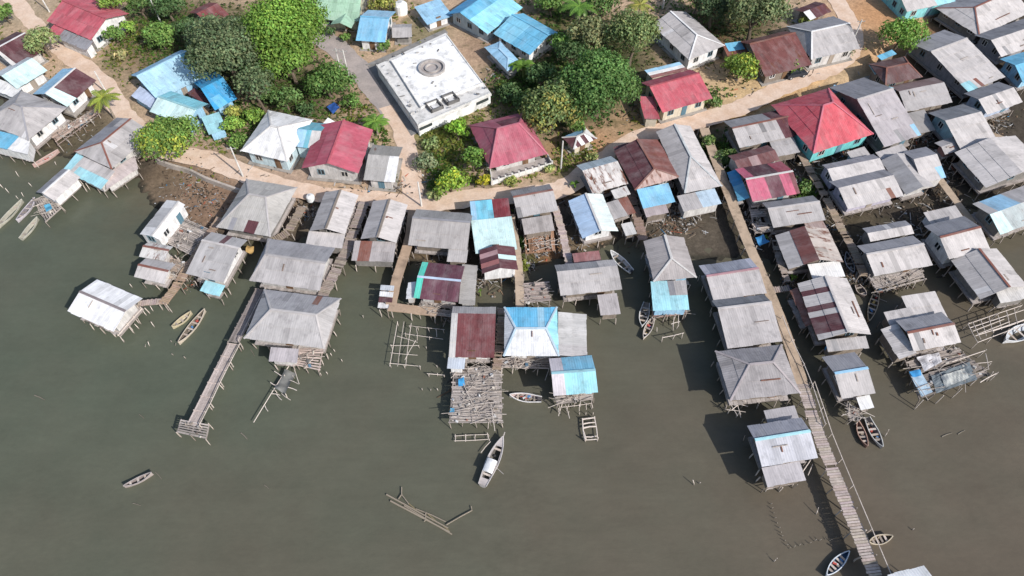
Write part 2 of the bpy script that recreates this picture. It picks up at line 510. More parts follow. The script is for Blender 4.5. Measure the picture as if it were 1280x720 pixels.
ALLPLANS = []
STILT_COL = [(1.1, 1.05, 1.0), (.85, .8, .76), (.62, .58, .54), (1.3, 1.25, 1.2)]
def house(label, c4, col, water=True, ze=None, wc=WB, ext=(), cat=None, name=None, group=None, over=None, door=True, base_c=None,
          stilts=True, detail=True, deck_out=.25, **kw):
    cat = cat or 'house'; name = name or ('stilt_house' if water else 'house')
    j = R.uniform(-.09, .09)
    over = over if over is not None else (.95 if water else .8)
    zf = (1.45 if water else 1.32)+j*.5
    z = (ze-(.9 if water else .45) if ze is not None else (3.25 if water else 3.45))+j
    c = fit(c4, z); ctr = (c[0]+c[1]+c[2]+c[3])/4
    o0 = Vector((ctr.x, ctr.y, 0.0 if water else 1.2))
    group = group or ('houses and huts standing on stilts over the water and mud' if water else 'houses standing on the land behind the shore')
    root = empty(name, o0, label, cat, group)
    section(root, o0, c4, z, col, zf=zf, wc=wc, over=over, door=door, detail=detail, **kw)
    plans = [c]
    if water and kw.get('kind', 'gable') == 'gable' and max(col)-min(col) < .08:
        A, B, C, D = c
        for _ in range(R.choice((0, 1, 1, 2, 3))):
            tt = kw.get('t', .5); v0 = R.uniform(tt+.08, .9); u0 = R.uniform(.12, .6); du = R.choice((.0, R.uniform(.12, .3))); dv = 0 if du else R.uniform(.08, .2)
            lv = (D-A).length; pit = kw.get('pitch', .34); rs = kw.get('rise') or (max(.35, pit*lv*min(tt, 1-tt)) if abs(tt-.5) < .01 else pit*lv*.45)
            def pt(u, v):
                p = A.lerp(B, u).lerp(D.lerp(C, u), v); p.z = z+rs*(1-v)/(1-tt)+.1; return p
            if sum(kw.get('h', (0, 0))) > 0 and not (.35 < u0 < .55): continue
            m = MB(); m.bar(pt(u0, v0), pt(min(.9, u0+du), max(tt+.05, v0-dv)), R.uniform(.08, .22), .05)
            m.build('loose_batten', M['wood'], root, o0, color=R.choice([(.5, .42, .38), (.9, .85, .8), (.45, .25, .2)]))
    for e in ext:
        e = dict(e); ez = z+e.pop('dz', -.12); ezf = zf+e.pop('dzf', -.1)
        cc = e.pop('col', col); e.setdefault('kind', 'shed'); e.setdefault('detail', False)
        e.setdefault('wc', wc); e.setdefault('name', 'lean_to_roof'); e.setdefault('wname', 'lean_to_wall')
        ec, _, _ = section(root, o0, e.pop('c'), ez, cc, zf=ezf, **e)
        plans.append(ec)
    ALLPLANS.extend(plans)
    if water and stilts:
        dk = MB()
        for k, pc in enumerate(plans):
            I = inset(pc, .85-deck_out)
            A, B, C, D = I
            zt = zf-.02-.03*k
            # floor frame with joists and edge boards
            n = max(3, int((B-A).length/.55))
            for i in range(n):
                p = A.lerp(B, (i+.5)/n); q = D.lerp(C, (i+.5)/n)
                w = (B-A).length/n*.94
                ov = R.uniform(-.1, .22)
                dd = (q-p).normalized()
                s = 1+R.uniform(-.2, .15)
                dk.bar(Vector((p.x, p.y, zt-.06))-dd*ov, Vector((q.x, q.y, zt-.06))+dd*R.uniform(-.1, .25), w, .07, (s, s, s, 0))
            for a, b in ((A, B), (B, C), (C, D), (D, A)):
                dk.bar((a.x, a.y, zt-.22), (b.x, b.y, zt-.22), .12, .2, (.7, .68, .66, 0))
        dk.build('floor_deck', M['deck'], root, o0)
        for k, pc in enumerate(plans):
            A, B, C, D = inset(pc, .38 if k == 0 else .3)
            lu = (B-A).length; lv = (D-A).length
            nu = max(1, min(6, round(lu/(1.9 if k == 0 else 2.2)))); nv = max(1, min(5, round(lv/(1.9 if k == 0 else 2.2))))
            for i in range(nu+1):
                for jx in range(nv+1):
                    edge = i in (0, nu) or jx in (0, nv)
                    if not edge and (i+jx) % 2: continue
                    p = A.lerp(B, i/nu).lerp(D.lerp(C, i/nu), jx/nv)
                    p = p+Vector((R.uniform(-.15, .15), R.uniform(-.15, .15), 0))
                    lean = Vector((R.gauss(0, .12), R.gauss(0, .12), 0))
                    post('stilt', root, (p.x+lean.x, p.y+lean.y, -.8), (p.x, p.y, zf-.05), R.uniform(.055, .095), R.choice(STILT_COL), o0)
    if not water:
        fb = MB()
        for pc in plans[:1]:
            fb.slab([(p.x, p.y) for p in inset(pc, .25)], .9, zf+.02)
        fb.build('plinth', M['concrete'], root, o0, color=(.36, .33, .30))
    return root, o0, zf, z
# ------------------------------------------------------------------ setting: ground, roads, water
def wl(pts, z=0.0): return np.array([[P(x, y, z).x, P(x, y, z).y] for x, y in pts])
SHORE = [(-260, 20), (-120, 60), (0, 92), (60, 118), (105, 138), (150, 172), (178, 196), (215, 205), (256, 222), (300, 236), (370, 243), (450, 250), (520, 262),
         (590, 250), (650, 252), (705, 246), (742, 214), (770, 190), (822, 160), (850, 152), (905, 150), (930, 140), (975, 118), (1010, 104), (1060, 108), (1100, 66),
         (1150, 34), (1190, 6), (1290, -25), (1500, -60)]
WET = [(-260, 60), (-120, 110), (0, 122), (60, 186), (120, 205), (168, 214), (185, 240), (215, 268), (255, 286), (290, 296), (360, 300), (430, 306), (500, 322), (545, 330),
       (600, 345), (650, 338), (700, 322), (745, 306), (775, 300), (800, 302), (840, 316), (890, 322), (930, 318), (985, 330), (1040, 322), (1080, 318), (1110, 312),
       (1150, 300), (1200, 262), (1250, 244), (1330, 210), (1500, 150)]
def pl_dist(X, Y, pl):
    best = np.full(X.shape, 1e9)
    for a, b in zip(pl[:-1], pl[1:]):
        d = b-a; L2 = max(d@d, 1e-9)
        t = np.clip(((X-a[0])*d[0]+(Y-a[1])*d[1])/L2, 0, 1)
        best = np.minimum(best, np.hypot(X-a[0]-t*d[0], Y-a[1]-t*d[1]))
    return best
def above(X, Y, pl):
    yy = np.interp(X, pl[:, 0], pl[:, 1]); return Y > yy
def mono(pl):
    out = [pl[0]]
    for p in pl[1:]:
        if p[0] > out[-1][0]+.05: out.append(p)
    return np.array(out)
SH, WE = mono(wl(SHORE, .6)), mono(wl(WET, 0))
def ground_field(X, Y):
    a1 = above(X, Y, SH); a2 = above(X, Y, WE)
    d1 = pl_dist(X, Y, SH); d2 = pl_dist(X, Y, WE)
    z = np.where(a1, .5+np.minimum(d1/1.2, 1)*.7, np.where(a2, .05+.42*d2/(d1+d2+.01), .05-np.minimum(d2*.12, 2.5)))
    return z, a1, a2, d1, d2
def build_terrain():
    xs = np.concatenate([np.linspace(-600, -135, 12), np.arange(-130, 130.1, .75), np.linspace(135, 600, 12)])
    ys = np.concatenate([np.linspace(-300, 30, 12), np.arange(32, 165, .75), np.linspace(170, 900, 16)])
    X, Y = np.meshgrid(xs, ys)
    Z, a1, a2, d1, d2 = ground_field(X, Y)
    rng = np.random.default_rng(3)
    nz = rng.normal(0, 1, X.shape)
    k = (nz+np.roll(nz, 1, 0)+np.roll(nz, 1, 1)+np.roll(nz, (1, 1), (0, 1)))/4
    Z = Z+np.where(a1, k*.03, k*.12)
    C = np.zeros(X.shape+(4,))
    C[...] = (.50, .36, .245, .38)
    mud = ~a1
    C[mud] = (.074, .061, .048, .12)
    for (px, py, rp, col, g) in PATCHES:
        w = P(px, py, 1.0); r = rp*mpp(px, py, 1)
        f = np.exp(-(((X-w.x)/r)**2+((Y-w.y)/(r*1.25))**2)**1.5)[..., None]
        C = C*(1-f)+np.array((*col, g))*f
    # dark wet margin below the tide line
    under = (~a2)
    C[under] = (.05, .045, .034, 0)
    ny, nx = X.shape
    me = bpy.data.meshes.new('ground')
    V = np.stack([X, Y, Z], -1).reshape(-1, 3)
    idx = np.arange(nx*ny).reshape(ny, nx)
    F = np.stack([idx[:-1, :-1], idx[:-1, 1:], idx[1:, 1:], idx[1:, :-1]], -1).reshape(-1, 4)
    me.from_pydata(V.tolist(), [], F.tolist())
    ca = me.color_attributes.new('Col', 'FLOAT_COLOR', 'POINT'); ca.data.foreach_set('color', C.reshape(-1).astype(np.float32))
    me.polygons.foreach_set('use_smooth', [True]*len(me.polygons))
    me.materials.append(M['soil'])
    o = link(bpy.data.objects.new('ground', me)); tag(o, 'sandy village ground sloping down to dark tidal mud', None, kind='structure')
def resample(pts, step):
    out = []
    for a, b in zip(pts[:-1], pts[1:]):
        n = max(1, int((b-a).length/step))
        for i in range(n): out.append(a.lerp(b, i/n))
    out.append(pts[-1]); return out
def smooth_path(px, z, step=1.5):
    w = [P(x, y, z) for x, y in px]
    q = []
    n = len(w)
    for i in range(n-1):
        p0 = w[max(i-1, 0)]; p1 = w[i]; p2 = w[i+1]; p3 = w[min(i+2, n-1)]
        k = max(2, int((p2-p1).length/step))
        for j in range(k):
            t = j/k
            q.append(.5*((2*p1)+(p2-p0)*t+(2*p0-5*p1+4*p2-p3)*t*t+(3*p1-p0-3*p2+p3)*t**3))
    q.append(w[-1]); return q
ROADS = []
def ribbon(name, px, width, z, mat, label, wob=.25):
    q = smooth_path(px, z, 1.2); mb = MB(); L = []; Rr = []; ROADS.append(np.array([[p.x, p.y] for p in q[::3]+[q[-1]]]))
    for i, p in enumerate(q):
        d = (q[min(i+1, len(q)-1)]-q[max(i-1, 0)]).normalized(); s = Vector((-d.y, d.x, 0))
        w0 = width if not hasattr(width, '__len__') else width[0]+(width[1]-width[0])*i/(len(q)-1)
        L.append(p+s*(w0/2+R.uniform(-wob, wob))); Rr.append(p-s*(w0/2+R.uniform(-wob, wob)))
    for i in range(len(q)-1):
        mb.face([Rr[i], Rr[i+1], L[i+1], L[i]])
    o = mb.build(name, mat); tag(o, label, None, kind='structure'); return o

# ------------------------------------------------------------------ decks and piers
def plank_deck(mb, q, width, z, pw=.24, col=1.0, along=False, gap=.025, jit=.10, miss=.02):
    """cross planks along a path q (world points)"""
    tot = 0
    for a, b in zip(q[:-1], q[1:]):
        d = Vector((b.x-a.x, b.y-a.y, 0)); L = d.length
        if L < .01: continue
        d /= L; s = Vector((-d.y, d.x, 0)); n = max(1, int(L/(pw+gap)))
        for i in range(n):
            if R.random() < miss: continue
            p = a.lerp(b, (i+.5)/n); f = col*R.uniform(.87, 1.1)*(R.uniform(.6, .8) if R.random() < .05 else 1)
            w1 = width/2+R.uniform(-jit, jit); w2 = width/2+R.uniform(-jit, jit)
            zz = z+R.uniform(-.015, .02)
            mb.bar(Vector((p.x, p.y, zz))-s*w1, Vector((p.x, p.y, zz))+s*w2, pw*R.uniform(.85, 1.05), .05, (f, f*R.uniform(.95, 1.02), f*R.uniform(.9, 1.02), 0))
def pier(name, label, px, width, z=1.45, mat='deck', style='plank', rail=None, post_every=2.4, color=(1, 1, 1), cat='walkway', group=None, pw=.24, posts=True, base=-.8, miss=.03):
    w = [P(x, y, z) for x, y in px]; o0 = Vector((w[0].x, w[0].y, 0))
    root = empty(name, o0, label, cat, group or 'walkways and piers on posts')
    q = resample(w, 3.0); mb = MB()
    if style == 'along':
        nb = 6
        for a, b in zip(q[:-1], q[1:]):
            d = (b-a).normalized(); s = Vector((-d.y, d.x, 0))
            for k in range(nb):
                f = R.uniform(.75, 1.2); o = s*width*((k+.5)/nb-.5); e = Vector((0, 0, R.uniform(-.015, .015)))
                mb.bar(a+o+e, b+o+e, width/nb*.93, .05, (f, f*.98, f*.96, 0))
            for t in (0, .5):
                p = a.lerp(b, t); mb.bar(p-s*width*.56+Vector((0, 0, .03)), p+s*width*.56+Vector((0, 0, .03)), .1, .06, (1.15, 1.1, 1.05, 0))
        mb.build('deck', M[mat], root, o0, color=color)
    elif style == 'plank':
        plank_deck(mb, w, width, z, pw, miss=miss)
        for sgn in (-1, 1):
            for a, b in zip(w[:-1], w[1:]):
                d = (b-a).normalized(); s = Vector((-d.y, d.x, 0))*sgn*width*.36
                mb.bar(a+s+Vector((0, 0, -.13)), b+s+Vector((0, 0, -.13)), .12, .18, (.6, .58, .55, 0))
        mb.build('deck', M[mat], root, o0, color=color)
    else:
        q2 = smooth_path(px, z, 1.1)
        Ls = []; Rs = []
        for i, p in enumerate(q2):
            d = (q2[min(i+1, len(q2)-1)]-q2[max(i-1, 0)]).normalized(); s = Vector((-d.y, d.x, 0))
            Ls.append(p+s*(width/2+R.uniform(-.04, .04))); Rs.append(p-s*(width/2+R.uniform(-.04, .04)))
        for i in range(len(q2)-1):
            mb.slab([(v.x, v.y) for v in (Rs[i], Rs[i+1], Ls[i+1], Ls[i])], z-.16, z+R.uniform(-.008, .008))
        mb.build('deck', M[mat], root, o0, color=color)
    if posts:
        k = 0; acc = 0; prev = q[0]
        pts = resample(w, post_every)
        for i, p in enumerate(pts):
            a = pts[max(i-1, 0)]; b = pts[min(i+1, len(pts)-1)]; d = (b-a).normalized(); s = Vector((-d.y, d.x, 0))
            for sgn in (-1, 1):
                pp = p+s*sgn*(width/2+.06)
                top = z+(.35 if R.random() < .3 else -.02)
                lx, ly = R.gauss(0, .08), R.gauss(0, .08)
                if k < 96: post('post', root, (pp.x+lx, pp.y+ly, base), (pp.x, pp.y, top), R.uniform(.06, .10), R.choice(STILT_COL), o0); k += 1
    if rail:
        side, off, h = rail
        pts = resample(w, 2.6); rm = MB()
        tops = []
        for i, p in enumerate(pts):
            a = pts[max(i-1, 0)]; b = pts[min(i+1, len(pts)-1)]; d = (b-a).normalized(); s = Vector((-d.y, d.x, 0))
            pp = p+s*side*(width/2+off)
            tops.append(Vector((pp.x, pp.y, z+h+R.uniform(-.08, .08))))
            rm.bar((pp.x, pp.y, z-.6), tops[-1], .09, .09, (1.15, 1.1, 1.05, 0))
        for a, b in zip(tops[:-1], tops[1:]): rm.bar(a, b, .08, .07, (1.3, 1.25, 1.2, 0))
        rm.build('railing', M['wood'], root, o0)
    return root
DECKS = []
def platform(name, label, c4, z, plank_dir=0, cat='platform', color=(1, 1, 1), mess=0, posts=True, group=None, pw=.22, miss=.08, over=.25):
    """weathered plank platform over posts; plank_dir 0 = planks parallel AB"""
    w = [P(x, y, z) for x, y in c4]; A, B, C, D = w; DECKS.append((w, z))
    ctr = (A+B+C+D)/4; o0 = Vector((ctr.x, ctr.y, 0)); root = empty(name, o0, label, cat, group or 'plank decks and platforms')
    mb = MB()
    if plank_dir == 0: e = (A, D, B, C)
    else: e = (A, B, D, C)
    n = max(2, int((e[1]-e[0]).length/(pw+.03)))
    for i in range(n):
        if R.random() < miss: continue
        t = (i+.5)/n; p = e[0].lerp(e[1], t); q = e[2].lerp(e[3], t); d = (q-p).normalized()
        f = R.uniform(.65, 1.3); zz = Vector((0, 0, R.uniform(-.03, .03)))
        mb.bar(p-d*R.uniform(-over, over)+zz, q+d*R.uniform(-over, over*1.3)+zz, pw*R.uniform(.7, 1.1), .05, (f, f*.98, f*.95, 0))
    for a, b in ((e[0], e[1]), (e[2], e[3]), (e[0].lerp(e[2], .5), e[1].lerp(e[3], .5))):
        mb.bar(a-Vector((0, 0, .12)), b-Vector((0, 0, .12)), .13, .16, (.8, .78, .75, 0))
    mb.build('deck', M['deck'], root, o0, color=color)
    if mess:
        mm = MB()
        for i in range(int(mess*1.2)):
            p = A.lerp(B, R.random()).lerp(D.lerp(C, R.random()), R.random()); a = R.uniform(0, 6.3) if R.random() < .4 else math.atan2((B-A).y, (B-A).x)+R.gauss(0, .25)
            L = R.uniform(1.0, 3.6); d = Vector((math.cos(a), math.sin(a), 0))*L/2; f = R.uniform(.75, 1.35)
            h = Vector((0, 0, .07+R.uniform(0, .25)))
            mm.bar(p-d+h, p+d+h+Vector((0, 0, R.uniform(-.04, .2))), R.uniform(.03, .08), .04, (f, f*.97, f*.93, 0))
        mm.build('loose_timber', M['wood'], root, o0)
    if posts:
        nu = max(1, round((B-A).length/1.5)); nv = max(1, round((D-A).length/1.5))
        for i in range(nu+1):
            for j in range(nv+1):
                if not (i in (0, nu) or j in (0, nv)) and (i+j) % 2: continue
                p = A.lerp(B, i/nu).lerp(D.lerp(C, i/nu), j/nv)
                l = Vector((R.gauss(0, .16), R.gauss(0, .16), 0))
                post('post', root, (p.x+l.x, p.y+l.y, -.8), (p.x, p.y, z+(R.uniform(.1, .7) if R.random() < .35 else -.05)), R.uniform(.05, .085), R.choice(STILT_COL), o0)
    return root
def frame_rack(name, label, segs, posts, z, cat='rack', r=.05, color=(1.45, 1.4, 1.35), group=None, part='pole'):
    """open pole frame: segs are pairs of image points at height z"""
    allp = [p for s in segs for p in s]
    cx = sum(p[0] for p in allp)/len(allp); cy = sum(p[1] for p in allp)/len(allp); c = P(cx, cy, 0)
    root = empty(name, c, label, cat, group or 'open frames and racks of poles in the water')
    for a, b in segs:
        pa, pb = P(*a, z+R.uniform(-.05, .05)), P(*b, z+R.uniform(-.05, .05))
        post(part, root, pa, pb, r*R.uniform(.8, 1.2), color, c)
    for p in posts:
        w = P(*p, z); post('post', root, (w.x+R.gauss(0, .1), w.y+R.gauss(0, .1), -.8), (w.x, w.y, z+R.uniform(.05, .5)), r*R.uniform(.9, 1.3), color, c)
    return root

# ------------------------------------------------------------------ boats
def boat(label, stern, bow, beam, col, inner=(.30, .24, .18), z=.0, name='canoe', cat='canoe', group='boats and canoes around the village', transom=False, seats=3, trim=None, h=.42, extra=None, load=0):
    a = P(*stern, .3); b = P(*bow, .3); L = (b-a).length; ctr = (a+b)/2
    root = empty(name, (ctr.x, ctr.y, z), label, cat, group, math.atan2((b-a).y, (b-a).x))
    N = 17
    def wid(t):
        if transom: return beam/2*min(1, .62+.9*t)*(1-max(0, (t-.45)/.55)**2.2)**.9 if t < 1 else 0
        return beam/2*max(0, math.sin(math.pi*min(max(t, 0), 1)))**.75
    def sheer(t): return h+.28*abs(2*t-1)**2.4*(1 if (t > .5 or not transom) else .25)
    hull = MB(); sec = []; sin_ = []
    for i in range(N):
        t = i/(N-1); x = (t-.5)*L; w = max(wid(t), .015); s = sheer(t); kz = -.16+.16*abs(2*t-1)**3
        sec.append([Vector((x, sx*w*f, kz+(s-kz)*g)) for sx, f, g in ((-1, 1, 1), (-1, .86, .45), (-1, .45, .08), (1, .0, 0), (1, .45, .08), (1, .86, .45), (1, 1, 1))])
        wi = max(w-.05, .008)
        sin_.append([Vector((x*.985, sx*wi*f, kz+.06+(s-kz-.06)*g)) for sx, f, g in ((-1, 1, 1), (-1, .84, .45), (-1, .45, .12), (1, 0, .06), (1, .45, .12), (1, .84, .45), (1, 1, 1))])
    for i in range(N-1):
        for k in range(6):
            hull.face([sec[i][k], sec[i][k+1], sec[i+1][k+1], sec[i+1][k]])
        for k in (0, 6):
            q = [sec[i][k], sec[i+1][k], sin_[i+1][k], sin_[i][k]]
            hull.face(q if k == 0 else list(reversed(q)))
    hull.face(list(reversed(sec[0])))
    hull.build('hull', M['paint'], root, color=col, smooth=False)
    inn = MB()
    for i in range(N-1):
        for k in range(6):
            inn.face([sin_[i+1][k], sin_[i+1][k+1], sin_[i][k+1], sin_[i][k]])
    inn.face(sin_[0])
    inn.build('inner_lining', M['paint'], root, color=inner)
    if trim:
        tm = MB()
        for sx in (0, 6):
            for i in range(N-1):
                up = Vector((0, 0, .025)); tm.bar(sec[i][sx]+up, sec[i+1][sx]+up, .09, .05)
        tm.build('gunwale', M['paint'], root, color=trim)
    for k in range(seats):
        t = .22+.52*k/max(1, seats-1); x = (t-.5)*L; w = wid(t); sm = MB(); sm.box((x, 0, sheer(t)-.08), .24, max(.1, w*2-.06), .04)
        sm.build('thwart', M['wood'], root, color=R.choice([(1.1, 1, .9), (.8, .75, .7), (1.3, 1.25, 1.2)]))
    if load:
        lm = MB()
        for k in range(load):
            t = R.uniform(.25, .7); x = (t-.5)*L; y = R.uniform(-.5, .5)*wid(t)
            lm.box((x, y, .2+R.uniform(0, .12)), R.uniform(.15, .5), R.uniform(.12, .3), R.uniform(.1, .25), R.uniform(0, 3), (*R.choice([(.5, .1, .08), (.1, .25, .5), (.6, .6, .58), (.06, .06, .06), (.45, .32, .12), (.3, .25, .2)]), 0))
        lm.build('gear', M['junk'], root)
    if extra: extra(root, L, wid, sheer)
    return root
def outboard(root, L, wid, sheer):
    m = MB(); m.box((-L/2-.05, 0, .55), .28, .24, .36); m.box((-L/2-.12, 0, .1), .1, .08, .7); m.bar((-L/2+.05, 0, .62), (-L/2+.6, .1, .7), .05)
    m.build('outboard_motor', M['metal'], root, color=(.05, .05, .06))
def longtail(root, L, wid, sheer):
    m = MB(); m.box((-L/2+.25, 0, .55), .5, .3, .3, .1); m.bar((-L/2+.1, 0, .6), (-L/2-1.3, .25, .0), .05)
    m.build('engine', M['metal'], root, color=(.10, .09, .09))
def cabin(root, L, wid, sheer):
    # decked work boat: fore deck, hold coaming, small white wheelhouse aft
    d = MB()
    def strip(t0, t1, n=6):
        for i in range(n):
            ta = t0+(t1-t0)*i/n; tb = t0+(t1-t0)*(i+1)/n
            xa, xb = (ta-.5)*L, (tb-.5)*L; wa, wb = wid(ta)*.95, wid(tb)*.95
            d.face([(xa, -wa, sheer(ta)-.02), (xb, -wb, sheer(tb)-.02), (xb, wb, sheer(tb)-.02), (xa, wa, sheer(ta)-.02)])
    strip(.80, .985); strip(.0, .14)
    for sx in (-1, 1):
        for i in range(8):
            ta = .14+.66*i/8; tb = .14+.66*(i+1)/8
            q = [((ta-.5)*L, sx*wid(ta)*.72, sheer(ta)-.02), ((tb-.5)*L, sx*wid(tb)*.72, sheer(tb)-.02), ((tb-.5)*L, sx*wid(tb)*.96, sheer(tb)-.02), ((ta-.5)*L, sx*wid(ta)*.96, sheer(ta)-.02)]
            d.face(q if sx > 0 else list(reversed(q)))
    d.build('side_deck', M['paint'], root, color=(.50, .45, .43))
    c = MB(); x0 = -.14*L; w = wid(.35)*.78
    for sx in (-1, 1):
        for xx in (-.62, .62): c.bar((x0+xx, sx*w*.9, .3), (x0+xx, sx*w*.9, 1.15), .07)
    c.box((x0, 0, .8), 1.25, w*1.8, .5)
    c.build('wheelhouse', M['paint'], root, color=(.62, .60, .58))
    r = MB()
    n = 6
    for i in range(n):
        y0 = -w*1.05+2.1*w*i/n; y1 = -w*1.05+2.1*w*(i+1)/n
        zz = lambda y: 1.18+.14*(1-(y/w)**2)
        r.face([(x0-.8, y0, zz(y0)), (x0+.8, y0, zz(y0)), (x0+.8, y1, zz(y1)), (x0-.8, y1, zz(y1))])
        r.face([(x0-.8, y1, zz(y1)-.05), (x0+.8, y1, zz(y1)-.05), (x0+.8, y0, zz(y0)-.05), (x0-.8, y0, zz(y0)-.05)])
    r.build('wheelhouse_roof', M['paint'], root, color=(.82, .82, .82))
    b = MB(); b.bar((L/2-.1, 0, .55), (L/2+.55, 0, .95), .1); b.build('bow_stem', M['paint'], root, color=(.5, .45, .42))
    p = MB(); p.bar((x0+.3, -w, .6), (x0-.2, -w-1.2, .75), .06); p.build('oar', M['wood'], root)

# ------------------------------------------------------------------ vegetation
def leafq(mb, p, n, s, col):
    n = n.normalized(); up = Vector((0, 0, 1)) if abs(n.z) < .9 else Vector((1, 0, 0))
    a = n.cross(up).normalized(); b = n.cross(a); t = R.uniform(0, 6.28); ct, st = math.cos(t), math.sin(t)
    x = (a*ct+b*st)*s; y = (b*ct-a*st)*s*R.uniform(.45, .75)
    mb.v.extend([tuple(p-x), tuple(p-y+n*s*.15), tuple(p+x), tuple(p+y+n*s*.15)]); i = len(mb.v)
    mb.f.append((i-4, i-3, i-2, i-1)); mb.c.append(col); mb.uv.append([(0, 0)]*4)
def tree(label, px, py, dpx, h=None, tone=(.075, .13, .028), tk_=2.35, cat='tree', name='broadleaf_tree', flat=.72, lobes=None, dens=1.05, leaf=.29, squash=(1, 1), group=None, yellow=0.0, z0=1.2, spread=.62):
    r = dpx/2*mpp(px, py, 4); tone = (tone[0]*tk_*1.04, tone[1]*tk_*.93, tone[2]*tk_*1.3)
    h = h or max(1.6, r*1.55)
    zc = z0+max(h-r*flat, h*.45)
    c = P(px, py, zc); base = Vector((c.x, c.y, z0-.1))
    root = empty(name, base, label, cat, group or 'trees and bushes of the village')
    if lobes is None: lobes = max(5, min(30, int(5+r*r*.55)))
    mb = MB(); core = MB()
    centers = []
    for i in range(lobes):
        a = i*2.399963+R.uniform(-.5, .5); f = math.sqrt((i+.5)/lobes)*spread*1.12
        lr = r*R.uniform(.30, .46)*(1.12-.35*f)
        if lobes <= 6: lr = r*R.uniform(.42, .58)
        cz = zc+r*flat*(.55*(1-f*f)-.12)+R.uniform(-.14, .14)*r
        centers.append((Vector((c.x+math.cos(a)*f*r*squash[0], c.y+math.sin(a)*f*r*squash[1], cz)), lr))
    total = 0
    for (lc, lr) in centers:
        n = int(dens*13*lr*lr/(leaf*leaf)*.42)+14
        lt = R.uniform(.72, 1.25); yl = R.random() < yellow
        for k in range(n):
            u = R.uniform(-.45, 1); a = R.uniform(0, 6.2832); q = math.sqrt(max(0, 1-u*u))
            d = Vector((q*math.cos(a), q*math.sin(a), u*.85))
            rr = lr*(R.uniform(.72, 1.06) if R.random() < .8 else R.uniform(1.0, 1.28))
            p = lc+d*rr
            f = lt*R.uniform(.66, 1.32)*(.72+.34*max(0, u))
            hue = R.uniform(-.16, .22)
            tn = (tone[0]*1.9, tone[1]*1.35, tone[2]) if (yl and R.random() < .6) else tone
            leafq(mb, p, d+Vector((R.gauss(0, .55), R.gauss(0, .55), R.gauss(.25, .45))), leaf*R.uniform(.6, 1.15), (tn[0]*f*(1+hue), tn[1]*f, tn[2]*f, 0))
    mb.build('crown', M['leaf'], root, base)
    tk = MB(); tr = max(.06, r*.055)
    top = Vector((c.x+R.uniform(-.2, .2)*r, c.y+R.uniform(-.2, .2)*r, zc-.05*r))
    fork = base.lerp(top, .55)
    tk.tube([base, base.lerp(fork, .5)+Vector((R.uniform(-.1, .1)*r*.3, 0, 0)), fork], [tr*1.5, tr*1.1, tr*.95], 7)
    for (lc, lr) in centers[:10]:
        m = fork.lerp(lc, .5)+Vector((0, 0, -.08*r)); tk.tube([fork, m, lc], [tr*.7, tr*.42, tr*.12], 5)
    tk.build('trunk', M['bark'], root, base, color=(.16, .125, .095))
    return root
def ground_cover(spots):
    mb = MB()
    for (px, py, r, k, tone) in spots:
        pts = [P(px+R.gauss(0, r*.5), py+R.gauss(0, r*.42), 1.2) for i in range(k)]
        X = np.array([p.x for p in pts]); Y = np.array([p.y for p in pts]); land = above(X, Y, SH)
        rd = np.min([pl_dist(X, Y, rp) for rp in ROADS], axis=0)
        for i in range(k):
            w = pts[i]
            if not land[i]:
                w.z = .5
            if rd[i] < 2.3: continue
            f = R.uniform(.55, 1.35)
            for q in range(3):
                leafq(mb, w+Vector((R.gauss(0, .16), R.gauss(0, .16), R.uniform(.06, .32))), Vector((R.gauss(0, .6), R.gauss(0, .6), 1)), R.uniform(.12, .34), (tone[0]*f*R.uniform(.85, 1.2), tone[1]*f, tone[2]*f, 0))
    o = mb.build('weeds', M['leaf']); tag(o, 'weeds and low undergrowth covering the ground between trees and houses', 'undergrowth', kind='stuff')
def palm(label, px, py, dpx, h, tone=(.14, .19, .03), fronds=18, cat='palm', name='palm_tree', z0=1.2, wide=.34, trunk=True, group=None, droop=.55):
    r = dpx/2*mpp(px, py, z0+h); c = P(px, py, z0+h); tone = tuple(v*1.7 for v in tone); base = Vector((c.x+R.uniform(-.3, .3), c.y+R.uniform(-.3, .3), z0-.1))
    root = empty(name, base, label, cat, group or 'palms'); mb = MB()
    for k in range(fronds):
        a = k*2.399+R.uniform(-.2, .2); el = R.uniform(.15, 1.1); L = r*R.uniform(.85, 1.15)
        d = Vector((math.cos(a), math.sin(a), 0)); s = Vector((-d.y, d.x, 0)); f = R.uniform(.7, 1.3); n = 9
        pts = []
        for i in range(n+1):
            t = i/n; pts.append(c+d*L*t*(math.cos(el)*.35+.65)+Vector((0, 0, L*(math.sin(el)*t*.7-droop*t*t))))
        for i in range(n):
            t = (i+.5)/n; w = wide*r*.5*math.sin(math.pi*min(1, .12+t*.86))**.7
            for sg in (-1, 1):
                for jx in range(2):
                    p = pts[i].lerp(pts[i+1], jx*.5); q = pts[i].lerp(pts[i+1], jx*.5+.34)
                    tip = p+s*sg*w+d*w*.55-Vector((0, 0, w*.35)); g = f*R.uniform(.8, 1.2)
                    fc = [p, q, tip+d*.1, tip]
                    mb.face(fc, (tone[0]*g, tone[1]*g, tone[2]*g, 0))
            g = f*1.25; mb.bar(pts[i], pts[i+1], .06, .04, (tone[0]*g*1.2, tone[1]*g, tone[2]*g, 0))
    mb.build('crown', M['leaf'], root, base)
    if trunk:
        tk = MB(); tk.tube([base, base.lerp(c, .5)+Vector((.12, 0, 0)), c], [.2, .15, .13], 8); tk.build('trunk', M['bark'], root, base, color=(.28, .235, .19))
    return root
